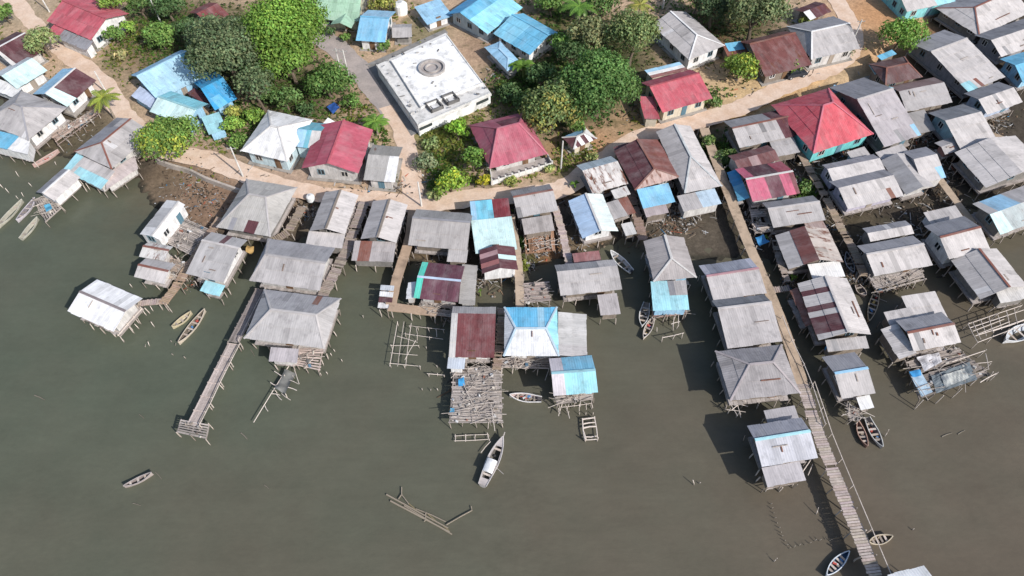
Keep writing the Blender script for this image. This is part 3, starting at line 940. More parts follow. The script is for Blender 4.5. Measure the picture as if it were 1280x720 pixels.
def banana(label, px, py, dpx, h=2.6, n=9, tone=(.12, .22, .035), group=None, z0=1.2):
    """banana clump: long broad paddle leaves on short stems"""
    r = dpx/2*mpp(px, py, z0+h); c = P(px, py, z0+h*.7); root = empty('banana_plant', (c.x, c.y, z0), label, 'plant', group or 'banana plants'); base = Vector((c.x, c.y, z0))
    mb = MB(); st = MB(); stems = max(1, n//7)
    for sidx in range(stems):
        b = base+Vector((R.uniform(-.4, .4)*r, R.uniform(-.4, .4)*r, 0)) if stems > 1 else base
        hh = h*R.uniform(.7, 1); st.tube([b, b+Vector((0, 0, hh*.62))], [.14, .09], 6)
        for k in range(7):
            a = R.uniform(0, 6.28); L = r*R.uniform(.6, .95); d = Vector((math.cos(a), math.sin(a), 0)); s = Vector((-d.y, d.x, 0)); f = R.uniform(.7, 1.3); m = 6
            pts = [b+Vector((0, 0, hh*.6))+d*L*t+Vector((0, 0, L*(1.0*t-.95*t*t))) for t in [i/m for i in range(m+1)]]
            for i in range(m):
                w0 = .22*L*math.sin(math.pi*(.08+.9*i/m))**.6; w1 = .22*L*max(0, math.sin(math.pi*(.08+.9*(i+1)/m)))**.6
                for sg in (-1, 1):
                    g = f*R.uniform(.85, 1.15)
                    mb.face([pts[i], pts[i+1], pts[i+1]+s*sg*w1+Vector((0, 0, .08*L)), pts[i]+s*sg*w0+Vector((0, 0, .08*L))], (tone[0]*g, tone[1]*g, tone[2]*g, 0))
    mb.build('leaves', M['leaf'], root, base); st.build('stem', M['bark'], root, base, color=(.16, .2, .07)); return root

# ------------------------------------------------------------------ small things
def stake(label, px, py, h=1.1, lean=(0, 0), r=.06, group=None, name='wooden_stake', cat='stake', color=(1.5, 1.45, 1.4)):
    w = P(px, py, 0)
    mb = MB(); h *= .75; lean = (lean[0]*.75, lean[1]*.75); r *= .85
    mb.tube([(0, 0, -.8), (lean[0]*.5, lean[1]*.5, h*.5), (lean[0], lean[1], h)], [r, r*.95, r*.8], 6)
    o = mb.build(name, M['wood'], None, color=color); o.location = w; tag(o, label, cat, group); return o
def driftpole(label, a, b, z=.03, r=.07, group=None, cat='floating pole', name='floating_pole', color=(1.2, 1.15, 1.05)):
    pa, pb = P(*a, z), P(*b, z); c = (pa+pb)/2; mb = MB(); d = pb-pa; s = Vector((-d.y, d.x, 0))*.03
    mb.tube([pa-c, s, pb-c], [r, r*.95, r*.7], 6); o = mb.build(name, M['wood'], None, color=color); o.location = c; tag(o, label, cat, group); return o
def utility_pole(label, px, py, h=6.5, arm=True, z0=1.2):
    w = P(px, py, z0); root = empty('utility_pole', w, label, 'utility pole', 'utility poles')
    mb = MB(); mb.tube([(0, 0, -.3), (0, 0, h)], [.15, .10], 8); mb.build('post', M['concrete'], root, color=(.62, .60, .57))
    if arm:
        a = MB(); a.bar((-.7, 0, h-.35), (.7, .1, h-.35), .09, .09); a.build('crossarm', M['metal'], root, color=(.35, .34, .33))
        for x in (-.6, 0, .6):
            i = MB(); i.tube([(x, .04, h-.3), (x, .04, h-.1)], [.05, .035], 6); i.build('insulator', M['paint'], root, color=(.4, .38, .36))
    return root
# ------------------------------------------------------------------ ground patches: image x, y, radius, soil colour, weeds
PATCHES = [
    (1105, 25, 60, (.52, .29, .15), .0), (1075, 60, 40, (.50, .32, .18), .1), (930, 120, 60, (.58, .41, .23), .0), (1000, 100, 50, (.58, .40, .22), .0), (1060, 95, 30, (.52, .37, .22), .05),
    (30, 12, 40, (.42, .33, .23), .3), (150, 85, 35, (.38, .28, .18), .5), (180, 75, 22, (.42, .29, .19), .1), (100, 15, 25, (.30, .26, .15), .8),
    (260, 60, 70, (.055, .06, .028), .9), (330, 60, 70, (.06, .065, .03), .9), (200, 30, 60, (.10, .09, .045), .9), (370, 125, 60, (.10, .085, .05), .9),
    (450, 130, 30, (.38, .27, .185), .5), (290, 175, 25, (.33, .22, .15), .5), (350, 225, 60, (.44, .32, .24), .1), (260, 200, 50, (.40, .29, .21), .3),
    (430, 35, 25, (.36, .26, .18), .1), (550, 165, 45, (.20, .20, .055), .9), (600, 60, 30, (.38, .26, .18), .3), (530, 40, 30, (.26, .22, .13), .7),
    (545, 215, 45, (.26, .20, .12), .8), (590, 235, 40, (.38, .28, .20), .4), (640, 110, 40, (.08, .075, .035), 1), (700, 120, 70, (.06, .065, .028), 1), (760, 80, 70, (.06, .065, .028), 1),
    (690, 30, 55, (.16, .13, .07), .9), (690, 190, 20, (.34, .22, .12), .5), (750, 190, 35, (.50, .29, .16), .1), (720, 215, 30, (.34, .24, .14), .5), (800, 160, 40, (.40, .26, .15), .3),
    (890, 40, 45, (.16, .10, .055), .4), (930, 20, 45, (.08, .065, .03), .8), (830, 145, 40, (.36, .24, .14), .4), (790, 125, 20, (.30, .23, .14), .4),
    (900, 190, 28, (.08, .10, .035), 1), (910, 215, 24, (.075, .09, .035), .9),
    (235, 235, 48, (.25, .17, .115), .0), (268, 252, 38, (.26, .17, .115), .0), (200, 225, 30, (.17, .125, .085), .0), (110, 160, 40, (.15, .12, .08), .0), (75, 185, 40, (.12, .10, .065), .0),
    (540, 320, 30, (.20, .145, .09), .0), (680, 305, 26, (.27, .15, .075), .05), (655, 320, 18, (.12, .12, .05), .6), (735, 300, 28, (.20, .15, .095), .0), (385, 265, 25, (.16, .13, .09), .2),
    (850, 280, 40, (.12, .10, .075), .0), (880, 295, 30, (.11, .09, .068), .0), (1060, 270, 40, (.10, .082, .055), .0), (610, 350, 25, (.10, .085, .05), .0), (720, 250, 20, (.14, .11, .08), .1),
    (1150, 330, 30, (.10, .085, .05), .0), (1010, 230, 25, (.16, .13, .09), .3), (1230, 255, 20, (.14, .12, .08), .2), (440, 265, 14, (.15, .12, .08), .2)]
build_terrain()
def water_sheet():
    xs = np.concatenate([[-600, -300, -180], np.arange(-130, 131, 2.5), [180, 300, 600]]); ys = np.concatenate([[-300, -100, -20], np.arange(10, 112, 2.5), [140]])
    X, Y = np.meshgrid(xs, ys); d = pl_dist(X, Y, WE); f = np.where(above(X, Y, WE), 1.0, np.exp(-(d/9.0)**1.3))
    ny, nx = X.shape; idx = np.arange(nx*ny).reshape(ny, nx)
    me = bpy.data.meshes.new('water'); me.from_pydata(np.stack([X, Y, X*0], -1).reshape(-1, 3).tolist(), [], np.stack([idx[:-1, :-1], idx[:-1, 1:], idx[1:, 1:], idx[1:, :-1]], -1).reshape(-1, 4).tolist())
    C = np.ones((ny*nx, 4), np.float32); C[:, :3] = f.reshape(-1, 1)
    ca = me.color_attributes.new('Col', 'FLOAT_COLOR', 'POINT'); ca.data.foreach_set('color', C.reshape(-1))
    me.materials.append(M['water']); o = link(bpy.data.objects.new('water', me)); tag(o, 'murky olive brown tidal water in front of the village', None, kind='structure')
water_sheet()
ribbon('road', [(395, 40), (430, 68), (455, 95), (478, 122), (492, 145)], (4.6, 4.0), 1.262, M['tar'], 'grey paved village road running down beside the white flat building')
ribbon('path', [(486, 132), (505, 168), (513, 205), (518, 250)], (3.4, 3.0), 1.270, M['sand'], 'pale sandy path leading down to the shore')
ribbon('shore_road', [(50, 40), (85, 68), (128, 104), (160, 150), (205, 186), (262, 200), (330, 226), (400, 243), (470, 248), (525, 256), (600, 246), (690, 240), (735, 214), (800, 172), (870, 152), (930, 132), (985, 106), (1040, 84), (1062, 66), (1066, 40), (1044, -5)], (3.4, 3.6), 1.256, M['sand'], 'sandy lane running along the shore behind the stilt houses')
ribbon('yard_path', [(-40, -30), (10, -5), (40, 28), (72, 58)], 3.2, 1.264, M['sand'], 'sandy lane in the upper left corner')

# ------------------------------------------------------------------ land buildings
house('red roofed house with a white gable wall in the upper left corner', [(112, 53), (65, 26), (108, -8), (156, 19)], RD, False, wc=WH, ze=4.3, ridge=(.4, .09, .11),
      ext=[dict(c=[(84, 35), (112, 54), (105, 62), (72, 44)], col=GD, rust=.4), dict(c=[(69, 28), (82, 36), (71, 44), (60, 36)], col=RD)])
house('dark maroon roofed house with white strips at the left edge', [(-14, 60), (22, 38), (52, 64), (16, 86)], MA, False, wc=OW, ridge=WH, patches=[(1, .0, .15, 0, 1, OW)])
house('whitish mint roofed house beside the maroon one at the left edge', [(-4, 92), (30, 71), (58, 88), (20, 114)], MT, False, wc=WH, ze=3.7, rust=.12, patches=[(0, 0, 1, 0, 1, (.62, .66, .68), .1)],
      ext=[dict(c=[(0, 97), (26, 112), (13, 121), (-8, 108)], col=WH)])
house('big grey hip roofed house with white walls over the water at the left edge', [(26, 111), (79, 136), (34, 180), (-16, 150)], G2, True, wc=WH, ze=4.6, h=(.42, .42), pitch=.45, ridge=GD,
      ext=[dict(c=[(-8, 156), (29, 180), (33, 192), (-8, 178)], col=WH, drop=.3, patches=[(0, 0, .55, 0, .6, BL)])])
house('white and pale blue house with a maroon square on its roof', [(46, 117), (80, 83), (113, 103), (86, 136)], CY, False, wc=WH, ze=3.8, patches=[(0, 0, 1, 0, 1, SB), (1, .35, 1, .0, .85, MA), (1, 0, .3, 0, 1, MT)], ridge=WH)
house('long grey stilt house with a cyan patched lower roof on the left shore', [(97, 187), (146, 147), (188, 166), (140, 216)], G2, True, wc=OW, h=(.3, 0), ridge=RU, patches=[(0, 0, 1, 0, 1, GD), (0, .0, .3, .5, 1, G3)],
      ext=[dict(c=[(97, 190), (140, 215), (121, 236), (80, 206)], col=G3, drop=.7, patches=[(0, .25, 1, 0, .55, CY), (0, 0, .2, .0, 1, CY)]),
           dict(c=[(50, 241), (77, 208), (98, 224), (68, 252)], col=G3, kind='gable', dz=-.5, wc=WH, patches=[(0, 0, 1, 0, 1, GD)], ridge=WH, name='rear_roof'),
           dict(c=[(140, 217), (163, 196), (170, 204), (128, 242)], col=(.52, .44, .42), drop=.35, dz=-.6, open_=True)])
house('large light blue roofed house under the trees on the left', [(168, 97), (227, 58), (258, 96), (197, 126)], (.42, .66, .80), False, wc=SB, t=.35, patches=[(0, 0, 1, 0, 1, SB), (1, .82, 1, 0, 1, BL)], ridge=(.42, .66, .8),
      ext=[dict(c=[(177, 106), (196, 124), (186, 134), (165, 116)], col=(.5, .57, .72))])
house('teal and white gabled house below the large light blue roof', [(214, 112), (256, 131), (234, 160), (192, 138)], MT, False, wc=SB, ze=4.2, patches=[(0, 0, 1, 0, 1, (.22, .54, .64))], ridge=(.3, .55, .6))
house('deep blue roofed house half hidden by the big trees', [(250, 104), (272, 86), (291, 126), (264, 140)], (.05, .33, .62), False, wc=SB, patches=[(1, .1, .5, 0, .6, (.14, .44, .68))],
      ext=[dict(c=[(234, 116), (243, 110), (266, 121), (257, 129)], col=MA, dz=-.5, rust=.4), dict(c=[(250, 146), (276, 140), (280, 158), (262, 168)], col=CY, drop=.4)])
house('dark red roofed house behind the big olive tree', [(235, 15), (262, 4), (286, 18), (262, 33)], (.20, .06, .06), False, wc=WB, rust=.2)
house('pale green roofed house with a small gabled porch', [(398, -18), (460, -14), (446, 30), (404, 22)], (.36, .55, .40), False, wc=(.6, .6, .45), ridge=(.4, .6, .5),
      ext=[dict(c=[(415, 30), (424, 12), (447, 18), (441, 37)], col=(.33, .52, .38), kind='gable', name='porch_roof', wname='porch_wall', walls=False)])
house('small sky blue house beside the pale green roofed house', [(459, 13), (494, 14), (482, 55), (446, 50)], SB, False, wc=WH, patches=[(1, 0, 1, 0, 1, (.22, .5, .72))], ridge=BL)
house('tiny grey shed between the small blue house and the white flat building', [(490, 30), (514, 31), (516, 47), (491, 48)], G2, False, cat='shed', name='shed', wc=WG, ze=3.3)
house('pale blue box shaped house with plain white walls', [(519, 9), (551, -3), (563, 17), (534, 29)], SB, False, wc=WH, kind='shed', drop=.5)
house('long bright blue roofed house at the top edge', [(566, 16), (600, -14), (654, 9), (606, 46)], BL, False, wc=(.5, .58, .6), t=.35, ridge=BL, patches=[(0, 0, 1, 0, 1, (.10, .38, .66)), (1, 0, 1, 0, .5, (.30, .66, .78))])
house('bright blue gabled house with a white end wall beside the trees', [(660, 71), (623, 43), (652, 14), (697, 43)], BL, False, wc=WH, t=.62, ridge=BL, patches=[(0, 0, .5, 0, 1, (.24, .58, .76))])
house('small pale blue hip roofed outbuilding behind the white flat building', [(633, 91), (608, 59), (627, 51), (651, 81)], SB, False, wc=OW, h=(.3, .3), ze=3.5, cat='outbuilding', name='outbuilding', ridge=(.4, .6, .75))
house('white hip roofed house with pale blue walls beside the lane', [(333, 137), (388, 150), (360, 206), (306, 187)], WH, False, wc=(.55, .68, .72), h=(.42, .42), ze=4.4, ridge=OW,
      ext=[dict(c=[(382, 148), (409, 159), (398, 182), (366, 188)], col=(.16, .44, .54), kind='gable', dz=-.3, patches=[(1, 0, .45, 0, .6, SB), (1, .55, 1, 0, 1, OW)], name='side_roof'),
           dict(c=[(402, 156), (410, 147), (421, 151), (414, 162)], col=WH, dz=-.4)])
house('red roofed house with rust streaks beside the grey tin shed', [(378, 209), (398, 156), (464, 163), (451, 219)], (.46, .105, .145), False, wc=OW, ze=4.2, rust=.12, patches=[(0, .2, .9, 0, .5, (.38, .08, .11), .2)], ridge=RD)
house('weathered grey and white tin shed beside the red roof', [(465, 181), (501, 184), (496, 230), (456, 224)], (.40, .38, .36), False, wc=OW, cat='shed', name='tin_shed', t=.4, rust=.2, patches=[(1, .75, 1, 0, 1, WH), (0, 0, 1, 0, 1, (.30, .285, .26), .25)], pitch=.25)
house('large magenta hip roofed house with a walled front terrace', [(590, 155), (652, 142), (687, 191), (609, 214)], MG, False, wc=OW, h=(.33, .3), ze=4.2, pitch=.5, over=1.5, ridge=(.46, .14, .18), patches=[(0, .2, .6, .2, .9, (.16, .03, .045))])
house('small hip roofed hut with maroon and white striped roof', [(704, 172), (730, 159), (747, 173), (716, 188)], WH, False, wc=CR, h=(.4, .3), ze=3.6, cat='hut', name='hut', ridge=OW, patches=[(1, .2, .32, 0, 1, MA), (1, .5, .62, 0, 1, MA), (1, .8, .95, 0, 1, MA), (2, 0, 1, 0, 1, MA), (0, 0, 1, 0, 1, (.2, .38, .55))])
house('grey gabled house with white ridge lines beside the big trees', [(859, 78), (821, 32), (859, 12), (900, 57)], G2, False, wc=WH, h=(.3, 0), ze=4.3, ridge=WH, patches=[(0, 0, 1, 0, 1, G3)])
house('bright red roofed house with cream walls next to the grove', [(806, 104), (862, 86), (887, 121), (827, 145)], RD, False, wc=CR, ze=4.2, t=.35, ridge=(.4, .08, .1), patches=[(0, 0, 1, 0, 1, (.38, .08, .11))],
      ext=[dict(c=[(795, 118), (815, 124), (828, 145), (810, 146)], col=RD), dict(c=[(815, 98), (806, 88), (850, 74), (861, 84)], col=(.3, .14, .13), rust=.5, patches=[(0, .4, .7, 0, 1, WH), (0, .8, 1, 0, 1, SB)])])
house('rusty maroon roofed house behind the round bright tree', [(930, 53), (985, 38), (1004, 77), (957, 102)], (.17, .065, .06), False, wc=WB, rust=.35, ridge=RU, t=.3,
      ext=[dict(c=[(904, 55), (936, 50), (945, 66), (912, 73)], col=RU, rust=.6, patches=[(0, .2, .7, .5, 1, BL)])])
house('grey gabled house beside the orange yard', [(988, 33), (1046, 20), (1063, 56), (1016, 81)], G2, False, wc=OW, ze=4.2, h=(.2, 0), ridge=WH, patches=[(0, 0, 1, 0, 1, GD)])
house('small maroon roofed shack behind the grey gabled house', [(994, 12), (1018, 3), (1040, 14), (1012, 27)], MA, False, wc=WB, cat='shack', name='shack', rust=.4, patches=[(1, 0, .3, 0, 1, WH)])
house('turquoise walled house with a pinkish grey roof at the top edge', [(1110, -14), (1165, -26), (1187, -2), (1135, 20)], G3, False, wc=(.25, .6, .62), ridge=TQ, over=.25, patches=[(1, .6, 1, 0, .4, CY)])
def flat_building():
    z = 3.4; o0 = P(540, 100, 1.2); root = empty('flat_roofed_building', o0, 'large white flat roofed concrete building with a ring on its roof', 'building')
    L, T, Rr, B = (471, 82), (557, 42), (613, 117), (523, 157)
    w = [P(*p, z) for p in (T, Rr, B, L)]
    m = MB(); m.slab([(p.x, p.y) for p in w], 1.0, z-.35); m.build('wall', M['concrete'], root, o0, color=(.80, .80, .78))
    m = MB(); cc = sum(w, Vector())/4
    m.slab([((p.x-cc.x)*1.02+cc.x, (p.y-cc.y)*1.02+cc.y) for p in w], z-.34, z); m.build('lower_roof', M['concrete'], root, o0, color=(.66, .645, .62))
    w2 = [P(*p, z+.3) for p in ((558, 44), (603, 104), (526, 134), (489, 76))]
    m = MB(); m.slab([(p.x, p.y) for p in w2], z+.004, z+.3); m.build('roof_slab', M['concrete'], root, o0, color=(.86, .85, .83))
    # strip of darker gutter, parapet along two sides
    p = MB()
    for a, b in ((w[3], w[2]), (w[2], w[1])): p.bar(a+Vector((0, 0, .12)), b+Vector((0, 0, .12)), .22, .25)
    p.build('parapet', M['concrete'], root, o0, color=(.66, .65, .62))
    c = P(540, 86, z+.3); n = 32
    for ro, ri, h0, h1 in ((2.35, 2.0, 0, .42), (1.25, 1.02, 0, .3)):
        r = MB()
        for k in range(n):
            a, b = 2*math.pi*k/n, 2*math.pi*(k+1)/n
            def q(rr, an, hh): return c+Vector((rr*math.cos(an), rr*math.sin(an), hh))
            r.face([q(ri, a, h1), q(ro, a, h1), q(ro, b, h1), q(ri, b, h1)]); r.face([q(ro, a, h0), q(ro, b, h0), q(ro, b, h1), q(ro, a, h1)]); r.face([q(ri, b, h0), q(ri, a, h0), q(ri, a, h1), q(ri, b, h1)])
        r.build('roof_ring', M['concrete'], root, o0, color=(.42, .39, .37))
    d = MB()
    for k in range(n):
        a, b = 2*math.pi*k/n, 2*math.pi*(k+1)/n
        d.face([c+Vector((0, 0, .03)), c+Vector((2*math.cos(a), 2*math.sin(a), .03)), c+Vector((2*math.cos(b), 2*math.sin(b), .03))])
    d.build('ring_floor', M['concrete'], root, o0, color=(.40, .36, .34))
    for (px, py) in ((543, 134), (563, 125)):
        s = P(px, py, z+.01); m = MB(); a = math.atan2((w2[2]-w2[1]).y, (w2[2]-w2[1]).x)
        for k in range(4):
            an = a+k*math.pi/2; m.box(s+Vector((math.cos(an)*1.05, math.sin(an)*1.05, .3)), .2, 2.3, .6, an)
        m.build('roof_shaft', M['concrete'], root, o0, color=(.16, .155, .15))
        m = MB(); m.box(s+Vector((.2, 0, .12)), 1.2, 1.2, .2, a); m.build('shaft_cover', M['concrete'], root, o0, color=(.7, .69, .67))
    rr = random.Random(8); m = MB()
    for k in range(26):
        u, v = rr.random(), rr.random(); p = w[3].lerp(w[2], u).lerp(w[0].lerp(w[1], u), v if rr.random() < .5 else rr.uniform(.02, .08)); f = rr.uniform(.1, .5)
        m.box((p.x, p.y, z+.38), rr.uniform(.15, .9), rr.uniform(.08, .3), rr.uniform(.06, .16), rr.uniform(0, 3), (f, f*.95, f*.9, 0))
    m.build('roof_clutter', M['junk'], root, o0); root.children[-1]['kind'] = 'stuff'
    p = MB()
    for a, b in ((w2[0], w2[1]), (w2[1], w2[2]), (w2[2], w2[3])): p.bar(a+Vector((0, 0, .07)), b+Vector((0, 0, .07)), .16, .14)
    p.build('roof_curb', M['concrete'], root, o0, color=(.72, .70, .66))
    W = [w[2], w[1]]; d = (W[1]-W[0]); ang = math.atan2(d.y, d.x); out = Vector((d.y, -d.x, 0)).normalized()
    for f in (.09, .88):
        m = MB(); pc = W[0].lerp(W[1], f)+out*.05; m.box((pc.x, pc.y, z-.8), 2.4, .12, .5, ang); m.build('window', M['glass'], root, o0, color=(.05, .06, .06))
    # paved court along the west side, coloured dark to include the building's shadow
    y = [P(*p, 1.24) for p in ((460, 83), (473, 82), (526, 164), (514, 170))]
    m = MB(); m.slab([(p.x, p.y) for p in y], 1.1, 1.31); m.build('shadow_court', M['concrete'], root, o0, color=(.21, .205, .20))
    y = [P(*p, 1.24) for p in ((458, 82), (556, 38), (560, 42), (471, 82))]
    m = MB(); m.slab([(p.x, p.y) for p in y], 1.1, 1.5); m.build('shadow_court', M['concrete'], root, o0, color=(.26, .25, .24))
flat_building()
def terrace():
    q = [P(*p, 1.6) for p in ((613, 214), (684, 196), (690, 207), (615, 230))]; o0 = Vector((q[0].x, q[0].y, 1.2))
    root = empty('terrace', o0, 'pale concrete terrace with a low white wall before the magenta roof', 'terrace')
    m = MB(); m.slab([(p.x, p.y) for p in q], 1.0, 1.55); m.build('paving', M['concrete'], root, o0, color=(.42, .38, .36))
    m = MB(); A, B, C, D = q
    for a, b in ((D, C), (C, B), (A, D)): m.bar(a+Vector((0, 0, .25)), b+Vector((0, 0, .25)), .16, .75)
    m.build('low_wall', M['concrete'], root, o0, color=(.72, .70, .66))
    n = 9
    for i in range(n+1):
        p = D.lerp(C, i/n); b = MB(); b.box((p.x, p.y, 2.0), .26, .26, 1.1); b.build('pillar', M['concrete'], root, o0, color=(.7, .68, .64))
terrace()

# ------------------------------------------------------------------ upper right quarter (grey back slopes coloured darker to show them in shade)
house('large grey roofed house at the top right corner', [(1175, 14), (1230, -22), (1282, 16), (1226, 47)], G3, True, wc=WG, h=(.25, 0), ridge=RU, patches=[(0, 0, 1, 0, 1, GD)])
house('grey gabled house cut by the right edge below the top right corner house', [(1225, 49), (1290, 14), (1318, 44), (1256, 74)], G3, True, wc=GD, patches=[(0, 0, 1, 0, 1, (.22, .22, .24))])
house('long grey roofed house with a cyan sheet at its lower corner', [(1146, 57), (1181, 32), (1249, 98), (1206, 116)], G3, True, wc=GD, t=.33, rise=1.3, ridge=G, patches=[(0, 0, 1, 0, 1, GD), (1, 0, .25, 0, .25, CY), (1, .3, .42, 0, .25, RU)])
house('grey gabled house with a blue gable wall below the cyan cornered roof', [(1208, 118), (1248, 101), (1272, 126), (1236, 147)], G3, True, wc=(.40, .46, .58), patches=[(0, 0, 1, 0, 1, (.22, .22, .24))])
house('patched bright blue roofed hut at the right edge', [(1256, 76), (1284, 62), (1302, 92), (1279, 107)], BL, True, cat='hut', name='stilt_hut', wc=SB, rust=.2, patches=[(1, .4, .8, 0, 1, CY)])
house('dark maroon house with mint sheets on its corner below the leafy tree', [(1094, 82), (1127, 69), (1151, 95), (1103, 109)], (.13, .07, .068), False, wc=WB, ze=4.2, rust=.3, ridge=RU, h=(.2, .2),
      ext=[dict(c=[(1090, 81), (1103, 77), (1111, 86), (1093, 95)], col=MT, dz=-.1, drop=.2, walls=False), dict(c=[(1096, 70), (1115, 62), (1121, 66), (1103, 75)], col=BL, dz=-.3, drop=.2), dict(c=[(1103, 110), (1122, 107), (1118, 124), (1108, 116)], col=CY, dz=-.2, drop=.3)])
house('brownish pink and grey roofed house below the dark maroon house', [(1120, 108), (1167, 97), (1183, 122), (1132, 147)], G2, True, wc=WB, t=.4, patches=[(0, 0, 1, 0, 1, (.25, .17, .16), .15)],
      ext=[dict(c=[(1135, 142), (1157, 137), (1166, 156), (1145, 169)], col=(.33, .31, .295))])
house('long grey roofed house with a shaded back slope beside the bright red pyramid roof', [(1044, 110), (1083, 95), (1143, 168), (1102, 188)], (.45, .41, .42), True, wc=WG, t=.42, ze=4.4, ridge=G3, patches=[(0, 0, 1, 0, 1, (.27, .265, .285)), (1, .85, 1, 0, .3, SB)],
      ext=[dict(c=[(1052, 106), (1044, 108), (1038, 114), (1046, 116)], col=SB, walls=False, drop=.15)])
house('bright red pyramid roofed house with turquoise walls', [(974, 134), (1033, 107), (1089, 167), (1012, 195)], (.57, .105, .13), True, wc=TQ, h=(.42, .42), ze=4.7, pitch=.5, ridge=(.6, .15, .2), stilts=False, over=.55)
house('grey and maroon roofed house left of the red pyramid roof', [(908, 152), (974, 137), (992, 166), (924, 190)], G2, True, wc=WB, t=.45, ridge=RU, patches=[(0, 0, .28, 0, 1, MA, .2), (1, .8, 1, 0, 1, MA, .3), (0, .3, 1, 0, 1, (.29, .285, .295))],
      ext=[dict(c=[(964, 174), (990, 165), (998, 187), (969, 196)], col=G2, drop=.4)])
house('pink and maroon patchwork roofed house with a blue tarpaulin side', [(922, 213), (976, 200), (998, 241), (939, 254)], PK, True, wc=OW, ze=4.2, ridge=OW, patches=[(0, .28, .75, .2, 1, (.10, .045, .055)), (0, 0, .28, 0, 1, (.38, .09, .12)), (1, .42, .72, 0, 1, (.14, .06, .075)), (1, .88, 1, 0, 1, (.2, .07, .08))],
      ext=[dict(c=[(910, 197), (960, 180), (973, 201), (925, 214)], col=(.16, .07, .07), kind='gable', rust=.3, dz=-.15, name='rear_roof', t=.5, patches=[(1, .3, .6, 0, .6, (.3, .2, .2))]),
           dict(c=[(922, 213), (937, 245), (925, 250), (909, 210)], col=BL, dz=-.2, drop=.7, patches=[(0, .0, .5, 0, 1, (.05, .32, .62))], walls=False, name='tarpaulin_side')])
house('low grey roofed house below the pink patchwork roof', [(954, 255), (1017, 243), (1028, 273), (967, 288)], G2, True, wc=WB, t=.4, rust=.04, ridge=G3, patches=[(0, 0, 1, 0, 1, (.25, .25, .26))])
house('rust red roofed house with a grey strip and a white lower end', [(984, 339), (972, 298), (1036, 283), (1050, 326)], (.17, .065, .06), True, wc=WB, rust=.25, patches=[(0, 0, 1, 0, .45, G2), (1, 0, 1, 0, 1, (.48, .42, .38), .45)],
      ext=[dict(c=[(1010, 331), (1050, 325), (1056, 342), (1018, 350)], col=WH, drop=.4, patches=[(0, 0, 1, 0, .35, G2)]), dict(c=[(1004, 279), (1027, 270), (1034, 286), (1013, 288)], col=(.36, .27, .25), drop=.3, rust=.3)])
house('long house with maroon stripes across its grey roof beside the wooden footpath', [(1020, 427), (1001, 358), (1061, 345), (1084, 417)], G3, True, wc=WB, ze=4.3, ridge=G3, patches=[(0, .0, .12, 0, 1, G3, .15), (0, .14, .26, .0, 1, MA, .2), (0, .46, .54, .15, .9, MA), (0, .62, .80, .15, .9, MA), (0, .86, .94, .15, .9, MA)],
      ext=[dict(c=[(1032, 428), (1083, 417), (1084, 432), (1038, 441)], col=G2, drop=.3), dict(c=[(1012, 404), (1000, 358), (993, 362), (1004, 406)], col=RU, rust=.4, drop=.5, dz=-.3, walls=False)])
house('grey roofed house with a pale blue ridge and a white box shed below it', [(1027, 447), (1070, 439), (1091, 491), (1053, 500)], G2, True, wc=WB, ridge=SB, patches=[(0, 0, 1, 0, 1, GD)],
      ext=[dict(c=[(1073, 498), (1087, 492), (1092, 508), (1076, 514)], col=WH, dz=-.7, drop=.2)])
house('cluster of light grey roofs at the head of the netted platform', [(1122, 403), (1177, 388), (1198, 427), (1142, 443)], G3, True, wc=WB, ze=4.4, ridge=RU, patches=[(0, 0, 1, 0, 1, GD)],
      ext=[dict(c=[(1142, 441), (1124, 402), (1105, 411), (1124, 448)], col=G3, drop=.5), dict(c=[(1131, 372), (1167, 362), (1186, 393), (1141, 402)], col=G3, drop=.45, dz=-.2), dict(c=[(1106, 391), (1138, 383), (1145, 398), (1114, 409)], col=G2, drop=.25, dz=-.35)])
house('wide grey twin roofed house left of the white walled house', [(1075, 310), (1140, 292), (1163, 330), (1092, 348)], G3, True, wc=WG, t=.42, ridge=G3, patches=[(0, 0, 1, 0, 1, GD)],
      ext=[dict(c=[(1080, 287), (1130, 274), (1141, 291), (1088, 305)], col=G3, kind='gable', dz=-.2, patches=[(0, 0, 1, 0, 1, GD)], name='rear_roof')])
house('grey roofed house with white side wall and two dark windows', [(1161, 284), (1203, 268), (1234, 309), (1184, 328)], G3, True, wc=WH, ze=4.8, ridge=RU, patches=[(0, 0, 1, 0, 1, (.24, .24, .26))],
      ext=[dict(c=[(1158, 266), (1192, 256), (1207, 271), (1166, 285)], col=G2, drop=.3, dz=-.9)])
house('grey house with a darker left slope above the pole rack', [(1224, 379), (1194, 327), (1246, 309), (1279, 355)], G3, True, wc=WG, ridge=RU, patches=[(0, .0, .75, .1, .8, (.27, .26, .27)), (0, 0, 1, 0, 1, G2)],
      ext=[dict(c=[(1249, 365), (1278, 354), (1287, 368), (1252, 381)], col=OW, drop=.35, rust=.2)])
house('house with blue and white patched roof at the right edge', [(1220, 258), (1288, 226), (1312, 262), (1256, 300)], G3, True, wc=WG, rust=.1, patches=[(1, 0, .4, 0, .6, MT), (1, .25, .6, .3, 1, (.45, .5, .5), .3), (0, .5, .85, 0, 1, SB), (1, .6, 1, 0, .5, CY)])
house('big plain light grey roof with a dark ridge gap near the right edge', [(1233, 240), (1201, 194), (1268, 166), (1302, 208)], G3, True, wc=WG, pitch=.22, patches=[])
house('grey house with a pale blue gable wall beside the curved wooden path', [(1164, 143), (1208, 128), (1237, 174), (1202, 191)], G3, True, wc=(.42, .6, .64), t=.4, patches=[(0, 0, 1, 0, 1, (.22, .225, .24))])
house('tiny grey shack left of the house with the pale blue gable wall', [(1171, 179), (1190, 171), (1199, 184), (1182, 197)], G2, True, cat='shack', name='stilt_shack', wc=(.35, .2, .18), ze=3.6)
